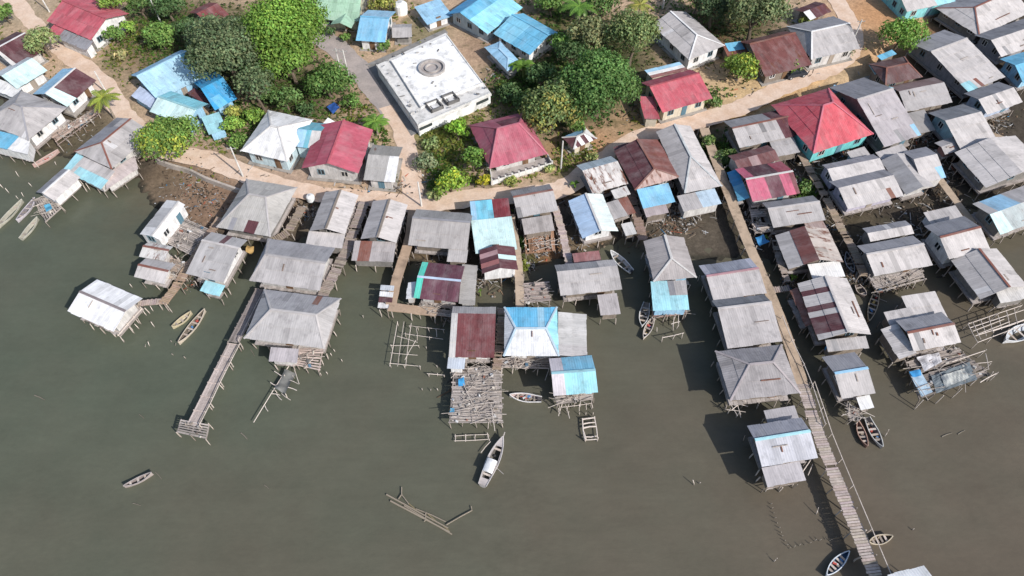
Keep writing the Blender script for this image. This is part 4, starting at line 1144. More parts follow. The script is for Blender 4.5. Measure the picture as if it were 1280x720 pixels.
house('pale lavender walled house with a double ridged grey roof', [(1040, 228), (1103, 209), (1125, 242), (1060, 266)], G3, True, wc=LV, t=.4, patches=[(0, 0, 1, 0, 1, GD)],
      ext=[dict(c=[(1030, 208), (1091, 191), (1103, 211), (1042, 231)], col=G3, kind='gable', dz=.05, wc=LV, detail=True, t=.4, patches=[(0, 0, 1, 0, 1, GD)], name='rear_roof'), dict(c=[(1061, 191), (1079, 182), (1088, 192), (1066, 201)], col=G2, drop=.2, dz=-.4)])
house('grey house of crossing gables right of the lavender walled house', [(1131, 246), (1105, 203), (1137, 190), (1162, 232)], G2, True, wc=OW, patches=[(0, 0, 1, 0, 1, (.33, .32, .325))],
      ext=[dict(c=[(1135, 191), (1160, 183), (1175, 219), (1150, 233)], col=G3, kind='gable', t=.4, name='side_roof', dz=.1, patches=[(0, 0, 1, 0, 1, GD), (1, .6, 1, 0, .35, SB)]), dict(c=[(1094, 191), (1128, 179), (1138, 191), (1108, 203)], col=G2, drop=.3, dz=-.1)])

# ------------------------------------------------------------------ middle shore (back slopes again in a darker grey for their shade)
house('grey hip roofed house at the shore below the white hip roofed house', [(311, 222), (367, 236), (342, 296), (269, 285)], (.44, .42, .395), True, wc=WG, h=(.34, .34), t=.42, pitch=.34, ridge=G2, patches=[(1, .55, .7, 0, .3, MA), (1, .2, .26, 0, .3, GD)])
house('narrow grey gabled house left of the dark plank walkway', [(387, 290), (406, 240), (449, 245), (431, 292)], G3, True, wc=WG, ridge=WB, patches=[(0, 0, 1, 0, 1, G2)],
      ext=[dict(c=[(386, 289), (431, 292), (427, 311), (382, 303)], col=G3, drop=.35)])
house('narrow grey gabled house right of the dark plank walkway', [(451, 300), (466, 250), (509, 258), (497, 303)], G3, True, wc=WG, ridge=WB, patches=[(0, 0, 1, 0, 1, G2)],
      ext=[dict(c=[(443, 301), (495, 302), (491, 327), (439, 323)], col=(.42, .38, .37), drop=.4, patches=[(0, .2, .36, .1, .9, RU, .3)])])
house('broad light grey roofed house at the landward end of the long left pier', [(333, 298), (418, 310), (399, 369), (318, 347)], (.43, .405, .40), True, wc=OW, h=(.13, 0), ridge=G2, patches=[(0, 0, 1, 0, 1, (.34, .33, .34))])
house('very large pale grey hip roofed house beside the long left pier', [(331, 358), (424, 377), (407, 435), (306, 425)], (.44, .42, .415), True, wc=OW, h=(.25, .18), ridge=G, pitch=.36, patches=[(0, 0, 1, 0, 1, (.36, .35, .36))],
      ext=[dict(c=[(338, 434), (372, 436), (371, 456), (337, 447)], col=(.46, .42, .43), drop=.3, dz=-.4)])
house('grey roofed house with a lower right wing above the mint edged roof', [(520, 261), (590, 268), (585, 315), (511, 306)], (.42, .39, .375), True, wc=WB, t=.38, ridge=GD, patches=[(0, 0, 1, 0, 1, (.31, .30, .295)), (1, .62, .66, 0, 1, GD)],
      ext=[dict(c=[(560, 311), (586, 312), (582, 328), (559, 326)], col=(.43, .40, .385), drop=.25, dz=-.02)])
house('long row of blue and white roofs ending in a striped maroon gable', [(589, 275), (639, 271), (647, 307), (594, 314)], MT, True, wc=OW, kind='shed', drop=.7, ze=4.6, rust=.12,
      ext=[dict(c=[(588, 252), (635, 247), (639, 271), (589, 276)], col=SB, drop=.35, dz=.1, patches=[(0, .08, .5, .0, .85, (.20, .58, .75)), (0, .62, 1, 0, .85, (.20, .04, .05))], name='blue_roof'),
           dict(c=[(605, 342), (596, 314), (646, 308), (645, 338)], col=MA, kind='gable', dz=-.5, wc=WH, name='striped_roof', patches=[(0, 0, .12, 0, 1, MA), (0, .3, .4, 0, 1, (.5, .3, .3)), (1, .12, .2, 0, 1, WH), (1, .35, .7, 0, 1, MT), (0, .55, .8, .4, 1, (.4, .16, .15))])])
house('grey gabled house facing the terrace of the magenta roofed house', [(639, 239), (688, 230), (696, 262), (647, 275)], G2, True, wc=WB, t=.38, ridge=RU, patches=[(0, 0, 1, 0, 1, (.27, .265, .27))],
      ext=[dict(c=[(652, 275), (690, 267), (692, 286), (656, 292)], col=(.40, .36, .34), drop=.4, rust=.1)])
house('pale blue and white gabled house beside the wooden side walkway', [(728, 299), (710, 253), (756, 241), (769, 289)], (.70, .78, .76), True, wc=WH, ridge=OW, patches=[(0, 0, 1, 0, 1, (.46, .60, .78)), (1, .3, .5, 0, .5, (.45, .6, .5))])
house('white roof heavily streaked with rust beside the maroon and blue house', [(722, 208), (764, 194), (784, 230), (740, 243)], (.66, .62, .59), True, wc=OW, t=.35, rust=.5, patches=[(0, 0, 1, 0, 1, (.48, .57, .62), .05)],
      ext=[dict(c=[(765, 239), (783, 231), (787, 241), (769, 249)], col=OW, rust=.3, drop=.2)])
house('small grey and maroon shack behind the pale blue and white gable', [(758, 255), (785, 244), (793, 264), (767, 275)], G2, True, cat='shack', name='stilt_shack', wc=WB, ze=3.6, kind='shed', drop=.3, patches=[(0, .55, 1, 0, 1, RU, .4)],
      ext=[dict(c=[(777, 280), (790, 277), (796, 291), (782, 295)], col=OW, drop=.2, dz=-.3)])
house('dark maroon roofed house with a sky blue front roof', [(792, 239), (771, 192), (824, 171), (846, 222)], MA, True, wc=WB, h=(.22, 0), ze=4.5, ridge=RU, patches=[(1, 0, 1, 0, 1, (.19, .075, .065), .3), (2, 0, 1, 0, 1, (.42, .3, .27), .45)],
      ext=[dict(c=[(797, 238), (837, 227), (841, 250), (805, 261)], col=(.26, .55, .75), drop=.3, dz=-.1), dict(c=[(767, 185), (787, 177), (790, 187), (773, 194)], col=OW, drop=.2, dz=-.2, patches=[(0, 0, 1, .3, .7, MA)]), dict(c=[(805, 260), (832, 253), (835, 264), (808, 272)], col=(.45, .38, .38), drop=.2, dz=-.6)])
house('long grey roofed house with pale ridge lines beside the right pier', [(854, 243), (823, 166), (867, 156), (897, 233)], G2, True, wc=OW, h=(.45, 0), ze=4.5, ridge=(.55, .57, .57), patches=[(2, 0, 1, 0, 1, G3), (1, 0, 1, 0, 1, G3)],
      ext=[dict(c=[(847, 246), (894, 234), (900, 252), (856, 265)], col=G2, drop=.3, dz=-.2, patches=[(0, .52, 1, 0, 1, (.50, .62, .72))])])
house('grey hip roofed house with cyan edges and a cyan front roof', [(817, 353), (804, 303), (857, 296), (868, 347)], (.38, .345, .335), True, wc=SB, h=(.4, 0), ze=4.5, ridge=OW, patches=[(0, 0, 1, 0, .2, CY)],
      ext=[dict(c=[(815, 353), (859, 349), (860, 383), (816, 388)], col=CY, drop=.5, dz=-.15, patches=[(0, .65, 1, .35, 1, G2), (0, .45, .65, .6, .9, GD)])])
house('wide light grey roofed house left of the small white boat', [(693, 331), (768, 325), (777, 361), (701, 372)], (.47, .44, .43), True, wc=WB, t=.33, patches=[(0, .3, 1, 0, 1, (.30, .295, .30)), (0, 0, .3, 0, 1, G3)],
      ext=[dict(c=[(747, 370), (772, 365), (775, 391), (751, 393)], col=(.44, .40, .395), drop=.35, dz=-.15), dict(c=[(716, 317), (748, 313), (753, 327), (718, 331)], col=(.28, .13, .13), rust=.3, drop=.3, dz=-.5)])
house('maroon roofed house with a mint green left edge and pale blue ridge', [(527, 327), (581, 333), (572, 379), (518, 373)], (.135, .055, .075), True, wc=OW, pitch=.22, ridge=(.5, .6, .75), patches=[(0, .84, 1, 0, 1, (.10, .58, .46)), (1, 0, .16, 0, 1, (.10, .58, .46))],
      ext=[dict(c=[(571, 379), (580, 331), (597, 329), (594, 380)], col=(.36, .34, .32), drop=.4, patches=[(0, .45, .75, .6, 1, (.45, .22, .12), .2)]), dict(c=[(519, 352), (518, 373), (506, 372), (510, 352)], col=WH, drop=.3, dz=-.2)])
house('flat maroon roofed house with a grey back slope beside the messy platform', [(566, 384), (620, 383), (618, 449), (561, 446)], (.185, .062, .065), True, wc=WH, t=.2, pitch=.2, patches=[(0, 0, 1, 0, 1, G2), (1, 0, .1, 0, 1, OW)],
      ext=[dict(c=[(560, 446), (582, 448), (580, 461), (559, 460)], col=(.50, .54, .60), drop=.2, rust=.1)])
house('large blue and white hip roofed house above the white open boat', [(631, 384), (696, 384), (699, 445), (629, 446)], (.80, .80, .80), True, wc=WH, h=(.22, .22), ze=4.5, pitch=.16, ridge=(.5, .62, .70), patches=[(0, 0, 1, 0, 1, (.16, .52, .78)), (3, 0, 1, 0, 1, (.33, .68, .78)), (2, 0, 1, 0, 1, (.66, .66, .68)), (0, .2, .4, 0, 1, (.34, .62, .78))],
      ext=[dict(c=[(699, 444), (696, 390), (736, 391), (732, 445)], col=OW, drop=.35, patches=[(0, 0, .3, 0, 1, (.52, .49, .48))])])
house('bright cyan gabled house with a whitish left edge standing farthest out in the middle', [(686, 448), (740, 444), (747, 491), (692, 496)], (.32, .66, .74), True, wc=OW, ze=4.3, ridge=(.3, .55, .62), patches=[(0, .74, 1, 0, 1, (.60, .55, .58)), (1, 0, .24, 0, 1, (.62, .57, .60)), (0, 0, .7, 0, 1, (.22, .52, .70))])
house('white box shaped stilt house on the left with an open white wall', [(176, 292), (208, 250), (229, 256), (200, 301)], (.70, .69, .69), True, wc=WH, t=.72, ridge=OW, over=.2, ze=4.3, patches=[(0, .2, .8, .2, .7, (.5, .49, .49))])
house('small rust patched white roof between the white and grey stilt houses on the left', [(184, 301), (216, 310), (206, 327), (176, 321)], OW, True, wc=OW, rust=.4, ridge=RU, t=.4, ze=3.8)
house('small grey gabled stilt house nearest the white roofed house', [(183, 321), (217, 331), (206, 358), (170, 345)], G2, True, wc=OW, ridge=RU, ze=3.8, patches=[(1, 0, 1, 0, 1, G3)])
house('light grey roofed house with tall white wall and cyan awning on the left', [(263, 289), (306, 301), (281, 356), (236, 341)], (.44, .42, .415), True, wc=WH, t=.3, pitch=.25, ridge=G3, patches=[(1, .0, .2, .45, .55, MA), (1, .5, .62, .55, .65, WH), (0, .4, .6, .3, .6, MA)],
      ext=[dict(c=[(258, 351), (280, 356), (274, 371), (248, 361)], col=CY, drop=.3, dz=-.6, walls=False, name='awning')])
house('white roofed house standing alone over the water on the far left', [(124, 348), (174, 373), (143, 419), (86, 387)], (.84, .83, .83), True, wc=OW, ridge=(.25, .21, .21), pitch=.28, over=1.0, detail=False)
house('lilac and grey roofed house at the landward end of the row along the right pier', [(874, 333), (938, 322), (957, 366), (892, 378)], (.46, .43, .425), True, wc=WB, t=.42, ridge=(.45, .25, .27), patches=[(0, 0, 1, 0, 1, (.44, .44, .50)), (0, .1, .9, .35, .6, (.30, .31, .36))])
house('second house of the row along the right pier with a dark back slope', [(892, 378), (956, 366), (975, 426), (908, 438)], (.45, .42, .415), True, wc=WB, t=.28, ridge=G3, patches=[(0, 0, 1, 0, 1, (.25, .25, .26))])
house('broad grey hip roofed house with ridge lines beside the right pier', [(897, 442), (976, 428), (1001, 493), (910, 501)], (.35, .325, .325), True, wc=WB, h=(.38, .28), t=.42, ze=4.4, ridge=(.42, .37, .37), patches=[(0, 0, 1, 0, 1, (.28, .265, .275)), (1, .2, .36, 0, .2, (.08, .07, .07))])
house('grey house with a bright pale blue ridge standing last along the right pier', [(936, 534), (1001, 520), (1021, 571), (951, 586)], (.53, .53, .57), True, wc=WB, ze=4.2, t=.42, ridge=(.40, .68, .74), patches=[(0, 0, 1, 0, 1, (.33, .33, .37))],
      ext=[dict(c=[(953, 585), (1000, 576), (1007, 597), (961, 611)], col=(.45, .42, .43), drop=.35, dz=-.1), dict(c=[(955, 514), (993, 506), (999, 522), (961, 530)], col=(.37, .35, .36), drop=.25, dz=-.5)])
house('white roofed house cut by the bottom edge at the end of the right pier', [(1108, 718), (1154, 707), (1177, 747), (1130, 759)], (.83, .83, .82), True, wc=WH)

# ------------------------------------------------------------------ walkways and platforms
pier('jetty', 'long narrow wooden jetty with a side rail running out on the left', [(326, 362), (292, 428)], 1.5, 1.45, style='along', color=(.62, .60, .60), rail=(1, .12, .7), cat='jetty')
JT = pier('jetty', 'pale plank outer half of the long left jetty with a T shaped end', [(291, 430), (240, 532)], 1.35, 1.47, style='along', color=(1.15, 1.1, 1.08), rail=(1, .5, .6), cat='jetty')
platform('landing_stage', 'small square plank platform at the seaward end of the left jetty', [(226, 524), (261, 530), (257, 549), (221, 541)], 1.5, 0, cat='platform', mess=0, over=.06, miss=0)
pier('walkway', 'dark plank walkway between the two narrow grey gabled houses', [(456, 252), (432, 315), (402, 372)], 1.5, 1.75, color=(.85, .8, .77))
pier('concrete_walkway', 'orange brown concrete walkway bending around the maroon and mint roof', [(516, 262), (511, 300), (497, 345), (489, 380)], 1.35, 1.8, 'concrete', 'slab', color=(.44, .32, .23))
pier('landing', 'short orange brown landing in front of the maroon and mint roof', [(486, 383), (545, 390)], 1.3, 1.78, 'concrete', 'slab', color=(.44, .32, .23))
pier('concrete_walkway', 'straight pale concrete walkway running down between the middle houses', [(638, 268), (645, 310), (649, 345), (650, 385)], 1.15, 1.8, 'concrete', 'slab', color=(.46, .36, .27))
pier('walkway', 'brown walkway squeezed between the flat maroon roof and the blue white hip roof', [(628, 385), (625, 425), (621, 462)], 1.1, 1.75, color=(.8, .68, .58))
pier('walkway', 'pale plank walkway to the wide light grey roof', [(694, 258), (703, 290), (712, 332)], 1.05, 1.75, color=(1.2, 1.1, 1.08))
pier('boardwalk', 'dark brown boardwalk beside the maroon and blue house', [(788, 238), (796, 270), (804, 300)], 1.3, 1.75, color=(.75, .6, .52))
pier('long_pier', 'long concrete pier leading past the row of grey houses on the right', [(880, 160), (893, 195), (912, 245), (938, 310), (962, 365), (985, 425), (1003, 480)], 1.5, 1.85, 'concrete', 'slab', color=(.46, .35, .255))
pier('long_pier', 'outer plank half of the long right pier with a rail on its right', [(1003, 480), (1024, 545), (1050, 610), (1072, 665), (1098, 728)], 1.5, 1.85, color=(1.12, 1.06, 1.03), rail=(1, .55, .6), cat='pier', pw=.26, post_every=1.8)
def pier_rail():
    pts = [P(x, y, 2.5) for x, y in ((978, 395), (990, 425), (1005, 455), (1016, 482), (1032, 530))]; c = P(978, 395, 0); root = empty('rail_fence', c, 'thin wooden rail fence beside the concrete half of the right pier', 'rail')
    m = MB()
    for a, b in zip(pts[:-1], pts[1:]): m.bar(a, b, .07, .07, (1.3, 1.3, 1.3, 0))
    m.build('rail', M['wood'], root, c)
    for p in pts: post('post', root, (p.x, p.y, -.6), (p.x, p.y, 2.65), .06, (1.4, 1.35, 1.3), c)
pier_rail()
pier('footpath', 'sandy wooden footpath left of the lavender walled house', [(992, 176), (1012, 212), (1032, 246), (1050, 282), (1070, 318), (1080, 345)], 1.2, 1.7, color=(.85, .75, .62), miss=.08)
pier('footpath', 'curved sandy footpath between the grey houses on the far right', [(1168, 212), (1178, 228), (1196, 252), (1216, 278)], 1.15, 1.8, 'concrete', 'slab', color=(.44, .34, .25))
pier('footpath', 'short sandy footpath beside the pale blue gable wall on the right', [(1232, 162), (1242, 168), (1258, 174)], 1.0, 1.8, 'concrete', 'slab', color=(.46, .35, .25))
pier('footbridge', 'short plank footbridge from the right pier to the maroon striped house', [(962, 363), (987, 360)], .9, 1.8, color=(1.0, .9, .85))
pier('footbridge', 'narrow footbridge leading to the white roofed house standing alone', [(172, 379), (206, 376)], .9, 1.7, color=(1.1, 1.0, .95))
pier('walkway', 'tan walkway left of the house with the cyan awning', [(203, 380), (221, 357), (236, 332), (254, 304), (276, 272)], 1.25, 1.78, color=(1.0, .82, .66))
pier('walkway', 'cluttered plank walkway right of the house with the cyan awning', [(378, 258), (360, 290), (342, 300)], 1.3, 1.7, color=(.8, .72, .62), miss=.15)
pier('walkway', 'old leaning plank walkway between the long blue white row and the mint roof', [(968, 300), (976, 330), (985, 352)], .9, 1.7, color=(.9, .85, .8), miss=.2)
platform('drying_platform', 'large messy platform of loose grey planks below the flat maroon roof', [(568, 458), (626, 458), (627, 529), (562, 529)], 1.45, 0, cat='platform', mess=70, pw=.18)
platform('drying_platform', 'plank deck between the white box house and the light grey roofed house', [(232, 273), (262, 286), (244, 322), (208, 304)], 1.45, 0, cat='deck', mess=22)
platform('drying_platform', 'small deck left of the cyan awning', [(214, 322), (236, 330), (228, 352), (210, 348)], 1.45, 0, cat='deck', mess=10, color=(1.1, 1.0, .9))
platform('deck', 'seaward deck with a blue sheet before the grey and cyan house on the left shore', [(43, 250), (62, 244), (76, 259), (56, 277)], 1.45, 1, cat='deck', mess=20)
platform('deck', 'rough porch deck below the very large pale grey hip roof', [(372, 436), (404, 432), (398, 464), (366, 456)], 1.45, 0, cat='deck', mess=8, color=(1.2, 1.1, 1.08))
platform('deck', 'old plank platform right of the straight concrete walkway', [(656, 354), (684, 352), (687, 378), (656, 381)], 1.8, 0, cat='deck', mess=12, color=(.9, .84, .84))
platform('deck', 'ragged platform strewn with rust coloured rubbish behind the middle walkway', [(655, 293), (692, 287), (694, 312), (657, 316)], 1.5, 1, cat='deck', mess=22, color=(.9, .6, .42), miss=.2)
platform('deck', 'low deck below the bright cyan gabled house', [(693, 494), (742, 488), (740, 500), (697, 506)], 1.65, 0, cat='deck', mess=14)
platform('deck', 'narrow deck in front of the large blue and white hip roof', [(627, 448), (690, 447), (688, 462), (626, 460)], 1.6, 0, cat='deck', mess=26, color=(.95, .9, .88))
platform('deck', 'brown front deck of the grey house with the cyan front roof', [(816, 388), (857, 384), (858, 392), (818, 398)], 1.45, 0, cat='deck', mess=8, color=(.8, .55, .5))
platform('netted_platform', 'long platform covered with a grey net and a blue sheet at the right', [(1132, 450), (1192, 432), (1238, 468), (1150, 499)], 1.5, 0, cat='platform', mess=26, color=(.8, .78, .76))
platform('deck', 'rough landing stage below the white box shed', [(1056, 503), (1077, 514), (1074, 525), (1062, 524)], 1.5, 1, cat='deck', mess=10)
platform('deck', 'pale slatted deck left of the low grey roofed house', [(937, 257), (957, 256), (965, 290), (944, 292)], 1.6, 0, cat='deck', mess=6, color=(1.3, 1.25, 1.2), miss=.35, pw=.35)
platform('deck', 'low plank deck between the wide twin roofed house and the light grey cluster', [(1088, 350), (1152, 336), (1156, 350), (1098, 366)], 1.3, 0, cat='deck', mess=16, miss=.3)
platform('deck', 'brown plank deck at the left shore beside the tall palm', [(64, 168), (118, 136), (124, 144), (74, 182)], 1.5, 0, cat='deck', mess=16, color=(.95, .82, .75), miss=.2)
platform('deck', 'deck with white baskets below the maroon and mint roof', [(525, 380), (568, 384), (566, 397), (524, 392)], 1.6, 0, cat='deck', mess=14, color=(1.1, 1.05, 1.0))
def sheet_on(label, c4, z, col, cat='sheet', name='tarpaulin', sag=.1):
    w = [P(x, y, z) for x, y in c4]; c = sum(w, Vector())/4; mb = MB(); n = 9; g = {}
    for i in range(n+1):
        for j in range(n+1):
            p = w[0].lerp(w[1], i/n).lerp(w[3].lerp(w[2], i/n), j/n); p = p+Vector((0, 0, sag*mnoise.noise(Vector((p.x*1.1, p.y*1.1, z))))); g[i, j] = p-c
    for i in range(n):
        for j in range(n): mb.face([g[i, j+1], g[i+1, j+1], g[i+1, j], g[i, j]])
    o = mb.build(name, M['cloth'], color=col); o.location = c; tag(o, label, cat); return o
sheet_on('faded pale blue tarpaulin at the left end of the netted platform', [(1136, 466), (1150, 462), (1166, 490), (1152, 496)], 1.72, (.40, .52, .62), 'tarpaulin')
sheet_on('bright blue tarpaulin bundle beside the netted platform roofs', [(1137, 464), (1150, 462), (1152, 469), (1140, 472)], 1.9, (.06, .30, .60), 'tarpaulin', sag=.3)
sheet_on('dark grey fishing net spread on the platform at the right', [(1164, 470), (1212, 452), (1222, 474), (1170, 492)], 1.74, (.16, .185, .20), 'net', 'fishing_net', .2)
sheet_on('pale heap of netting lying in the middle of the dark net', [(1176, 470), (1206, 460), (1212, 472), (1182, 484)], 1.90, (.42, .43, .41), 'net', 'fishing_net', .35)
sheet_on('white sheets laid out on poles beside the light grey roofs', [(1146, 446), (1174, 440), (1178, 452), (1156, 464)], 1.9, (.55, .54, .56), 'sheet', 'drying_sheet', .3)
sheet_on('blue sheet lying on the left shore deck', [(55, 257), (62, 254), (66, 261), (58, 265)], 1.95, (.10, .34, .50), 'tarpaulin', sag=.2)
sheet_on('bright blue tarpaulin heap on the messy plank platform', [(573, 474), (580, 472), (581, 481), (573, 483)], 1.95, (.06, .32, .62), 'tarpaulin', sag=.4)
sheet_on('blue plastic sheet at the lower left of the messy plank platform', [(563, 510), (568, 510), (568, 516), (562, 516)], 1.8, (.12, .33, .5), 'tarpaulin', sag=.3)
sheet_on('dark blue tarpaulin in the garden above the red rust streaked roof', [(408, 133), (418, 128), (425, 134), (416, 142)], 2.0, (.03, .09, .30), 'tarpaulin', sag=.25)
sheet_on('blue plastic sheet beside the low grey roofed house', [(944, 297), (954, 294), (962, 303), (950, 306)], 1.9, (.05, .22, .45), 'tarpaulin', sag=.4)

frame_rack('pole_rack', 'open rack of crossed pale poles left of the flat maroon roof', [((497, 402), (487, 458)), ((505, 402), (497, 458)), ((514, 404), (507, 458)), ((488, 432), (524, 432)), ((488, 441), (522, 444)), ((487, 454), (526, 458)), ((520, 425), (506, 450)), ((496, 420), (522, 428))],
           [(489, 432), (523, 432), (487, 455), (525, 459), (505, 457), (497, 404)], .9, r=.038)
frame_rack('pole_rack', 'two parallel pole rails left of the flat maroon roof', [((511, 407), (556, 412)), ((505, 417), (554, 424)), ((520, 408), (522, 418)), ((545, 411), (546, 421))], [(512, 408), (522, 409), (535, 411), (554, 413), (507, 418), (522, 421), (537, 422)], .9, r=.04)
frame_rack('pole_rack', 'floating pole frame right of the bow of the decked work boat mooring', [((568, 545), (611, 543)), ((568, 551), (612, 549)), ((569, 543), (569, 552)), ((582, 543), (582, 552)), ((594, 543), (594, 551)), ((609, 541), (612, 551)), ((613, 552), (601, 566))], [(569, 545), (594, 545), (611, 545)], .35)
CR = frame_rack('floating_cage', 'small floating wooden cage below the bright cyan gabled house', [((728, 524), (743, 522)), ((743, 522), (747, 549)), ((747, 549), (731, 550)), ((731, 550), (728, 524)), ((729, 530), (744, 528)), ((729, 535), (745, 533)), ((731, 546), (746, 545)), ((730, 540), (733, 550)), ], [(728, 524), (743, 522), (747, 549), (731, 550)], .45, cat='cage', r=.085)
frame_rack('leaning_poles', 'fan of leaning poles below the bright cyan gabled house', [((697, 498), (700, 517)), ((705, 499), (698, 520)), ((706, 504), (712, 523)), ((702, 509), (740, 504)), ((739, 497), (741, 510)), ((724, 505), (724, 514)), ((733, 504), (733, 512))], [(698, 512), (711, 515), (740, 508)], .9)
frame_rack('pole_rack', 'large open pole rack above the white boat at the right edge', [((1210, 405), (1277, 382)), ((1212, 410), (1284, 386)), ((1219, 420), (1290, 396)), ((1222, 428), (1292, 402)), ((1210, 405), (1222, 428)), ((1216, 403), (1226, 424)), ((1226, 400), (1233, 420)), ((1236, 396), (1242, 416)), ((1247, 393), (1252, 412)), ((1258, 389), (1262, 408)), ((1268, 386), (1272, 405)), ((1222, 418), (1262, 402)), ((1216, 414), (1255, 399)), ((1240, 414), (1286, 398))],
           [(1210, 405), (1222, 428), (1240, 421), (1260, 413), (1277, 382), (1245, 394), (1275, 408)], 1.5)
frame_rack('bamboo_boom', 'long pole with a tangle of short poles below the very large grey hip roof', [((364, 453), (317, 528)), ((331, 507), (335, 514)), ((343, 464), (352, 470)), ((338, 478), (346, 482)), ((340, 492), (350, 494)), ((368, 462), (374, 480)), ((362, 475), (373, 480)), ((360, 484), (371, 488)), ((352, 492), (363, 500)), ((345, 492), (352, 500))], [(356, 470), (345, 490), (366, 470), (358, 494)], .7)
sheet_on('dark bundle of netting hung on the pole tangle below the grey hip roof', [(356, 462), (370, 466), (356, 492), (344, 486)], .75, (.17, .17, .16), 'net', 'fishing_net', .4)
frame_rack('pole_rack', 'small pole trestle below the small boats at the cyan front roof', [((828, 422), (855, 416)), ((843, 394), (841, 409)), ((848, 394), (848, 408)), ((839, 405), (850, 402)), ((820, 400), (815, 397))], [(828, 422), (843, 420), (853, 418), (821, 410), (841, 409), (848, 406)], 1.0)
frame_rack('pole_rack', 'criss crossed poles at the lower left corner of the broad grey hip roof', [((908, 498), (922, 520)), ((912, 502), (935, 508)), ((918, 497), (926, 518)), ((915, 512), (930, 500)), ((922, 506), (926, 522)), ((908, 512), (932, 515))], [(912, 512), (924, 516), (930, 504)], 1.2)
frame_rack('handrail', 'outer pole rails beside the netted platform', [((1190, 452), (1232, 438)), ((1232, 442), (1236, 462)), ((1225, 478), (1247, 466)), ((1222, 454), (1240, 452)), ((1140, 472), (1160, 500))], [(1232, 438), (1238, 455), (1246, 467), (1200, 488), (1178, 496), (1152, 502)], 1.9)
frame_rack('handrail', 'wooden rail frame along the end of the white roofed house standing alone', [((147, 420), (177, 386)), ((150, 416), (143, 413)), ((160, 406), (154, 402)), ((168, 397), (163, 393)), ((176, 387), (171, 382))], [(148, 419), (160, 406), (168, 397), (177, 386)], 1.5)
frame_rack('pole_rack', 'row of poles under the last house along the right pier', [((958, 612), (992, 604)), ((1003, 590), (1014, 574)), ((1010, 594), (1016, 580))], [(958, 612), (975, 609), (992, 604), (1004, 592), (1012, 576)], .8)

# raft of logs drifting off the village
def seawall():
    pts = [P(x, y, 1.0) for x, y in ((196, 201), (216, 208), (238, 214), (258, 224), (280, 232), (303, 240))]; o0 = pts[0].copy(); o0.z = 0
    m = MB()
    for a, b in zip(pts[:-1], pts[1:]): m.bar(a-Vector((0, 0, .1)), b-Vector((0, 0, .1)), .35, 1.0)
    o = m.build('sea_wall', M['concrete'], None, o0, color=(.46, .40, .35)); o.location = o0
    tag(o, 'low pale concrete sea wall between the mango tree and the muddy shore', 'sea wall')
seawall()
def raft():
    c = P(525, 642, 0); root = empty('drifting_raft', c, 'drifting raft of long bamboo poles with two branches off shore', 'raft')
    for a, b, r in (((483, 618), (560, 660), .10), ((488, 626), (562, 665), .11), ((505, 632), (565, 668), .09), ((520, 636), (557, 652), .08)):
        post('bamboo_pole', root, P(*a, .12), P(*b, .14), r, (1.15, 1.05, .9), c)
    for pts in ([(511, 630), (502, 618), (502, 609)], [(502, 618), (498, 624)], [(558, 656), (575, 646), (590, 638), (589, 633)], [(532, 641), (532, 650), (530, 652)]):
        m = MB(); m.tube([P(*p, .2) for p in pts], [.06]*len(pts), 6); m.build('branch', M['wood'], root, c, color=(1.0, .92, .8))
    for p in ((515, 633), (540, 647), (556, 659)):
        m = MB(); w = P(*p, .12); m.box(w, .12, 1.2, .1, .9); m.build('lashing', M['wood'], root, c, color=(.9, .8, .5))
raft()

# ------------------------------------------------------------------ boats
boat('decked grey work boat with a white wheelhouse off the messy platform', (603, 608), (629, 548), 1.5, (.48, .45, .44), (.12, .11, .10), name='work_boat', cat='boat', transom=True, seats=2, trim=(.58, .54, .52), h=.62, extra=cabin, load=6)
boat('small white open boat with colourful load between the two front blue houses', (677, 500), (637, 495), 1.15, (.75, .73, .70), (.50, .40, .38), name='motor_boat', cat='boat', transom=True, seats=3, trim=(.78, .76, .74), load=9, extra=longtail)
boat('white motor boat right of the wide light grey roof', (789, 340), (763, 315), 1.4, (.82, .82, .80), (.58, .58, .58), name='motor_boat', cat='boat', transom=True, seats=3, trim=(.85, .85, .84), extra=outboard)
boat('white and brown canoe left of the cyan front roof', (808, 379), (802, 409), 1.25, (.74, .72, .68), (.34, .30, .27), transom=True, seats=4, trim=(.72, .72, .70), load=4)
boat('pale narrow canoe tied at the front deck of the cyan house', (804, 424), (817, 397), .95, (.55, .48, .42), (.38, .32, .27), seats=3, trim=(.62, .56, .5), load=3)
boat('dark canoe with pale rim beside the rust red roof', (1066, 342), (1057, 317), 1.1, (.16, .19, .24), (.045, .05, .06), seats=3, trim=(.50, .54, .60))
boat('long tan canoe lying in the channel beside the maroon striped roof', (1097, 361), (1085, 403), 1.1, (.50, .40, .26), (.20, .16, .12), seats=5, trim=(.55, .44, .29), load=6)
boat('short brown dinghy moored at the footpath end', (1071, 357), (1081, 371), 1.2, (.42, .33, .28), (.16, .13, .12), transom=True, seats=2, trim=(.5, .42, .37), name='dinghy', cat='dinghy')
boat('reddish brown canoe below the white box shed', (1083, 559), (1071, 527), .95, (.30, .17, .13), (.19, .12, .10), seats=4, trim=(.42, .27, .21), load=2)
boat('pale grey canoe right of the reddish one below the white box shed', (1083, 522), (1102, 560), 1.15, (.52, .51, .49), (.24, .22, .21), transom=True, seats=4, trim=(.58, .57, .54), load=5)
boat('large white boat cut by the right edge', (1292, 409), (1254, 428), 2.0, (.78, .78, .79), (.45, .48, .52), transom=True, seats=3, trim=(.8, .8, .8), name='motor_boat', cat='boat', h=.7)
boat('tan canoe tied across the right pier near its outer end', (1085, 679), (1114, 671), .95, (.56, .47, .35), (.34, .28, .2), seats=4, trim=(.6, .51, .38))
boat('blue and white canoe left of the right pier near the bottom edge', (1032, 720), (1060, 690), 1.0, (.58, .63, .68), (.11, .2, .32), seats=5, trim=(.70, .74, .78), load=3)
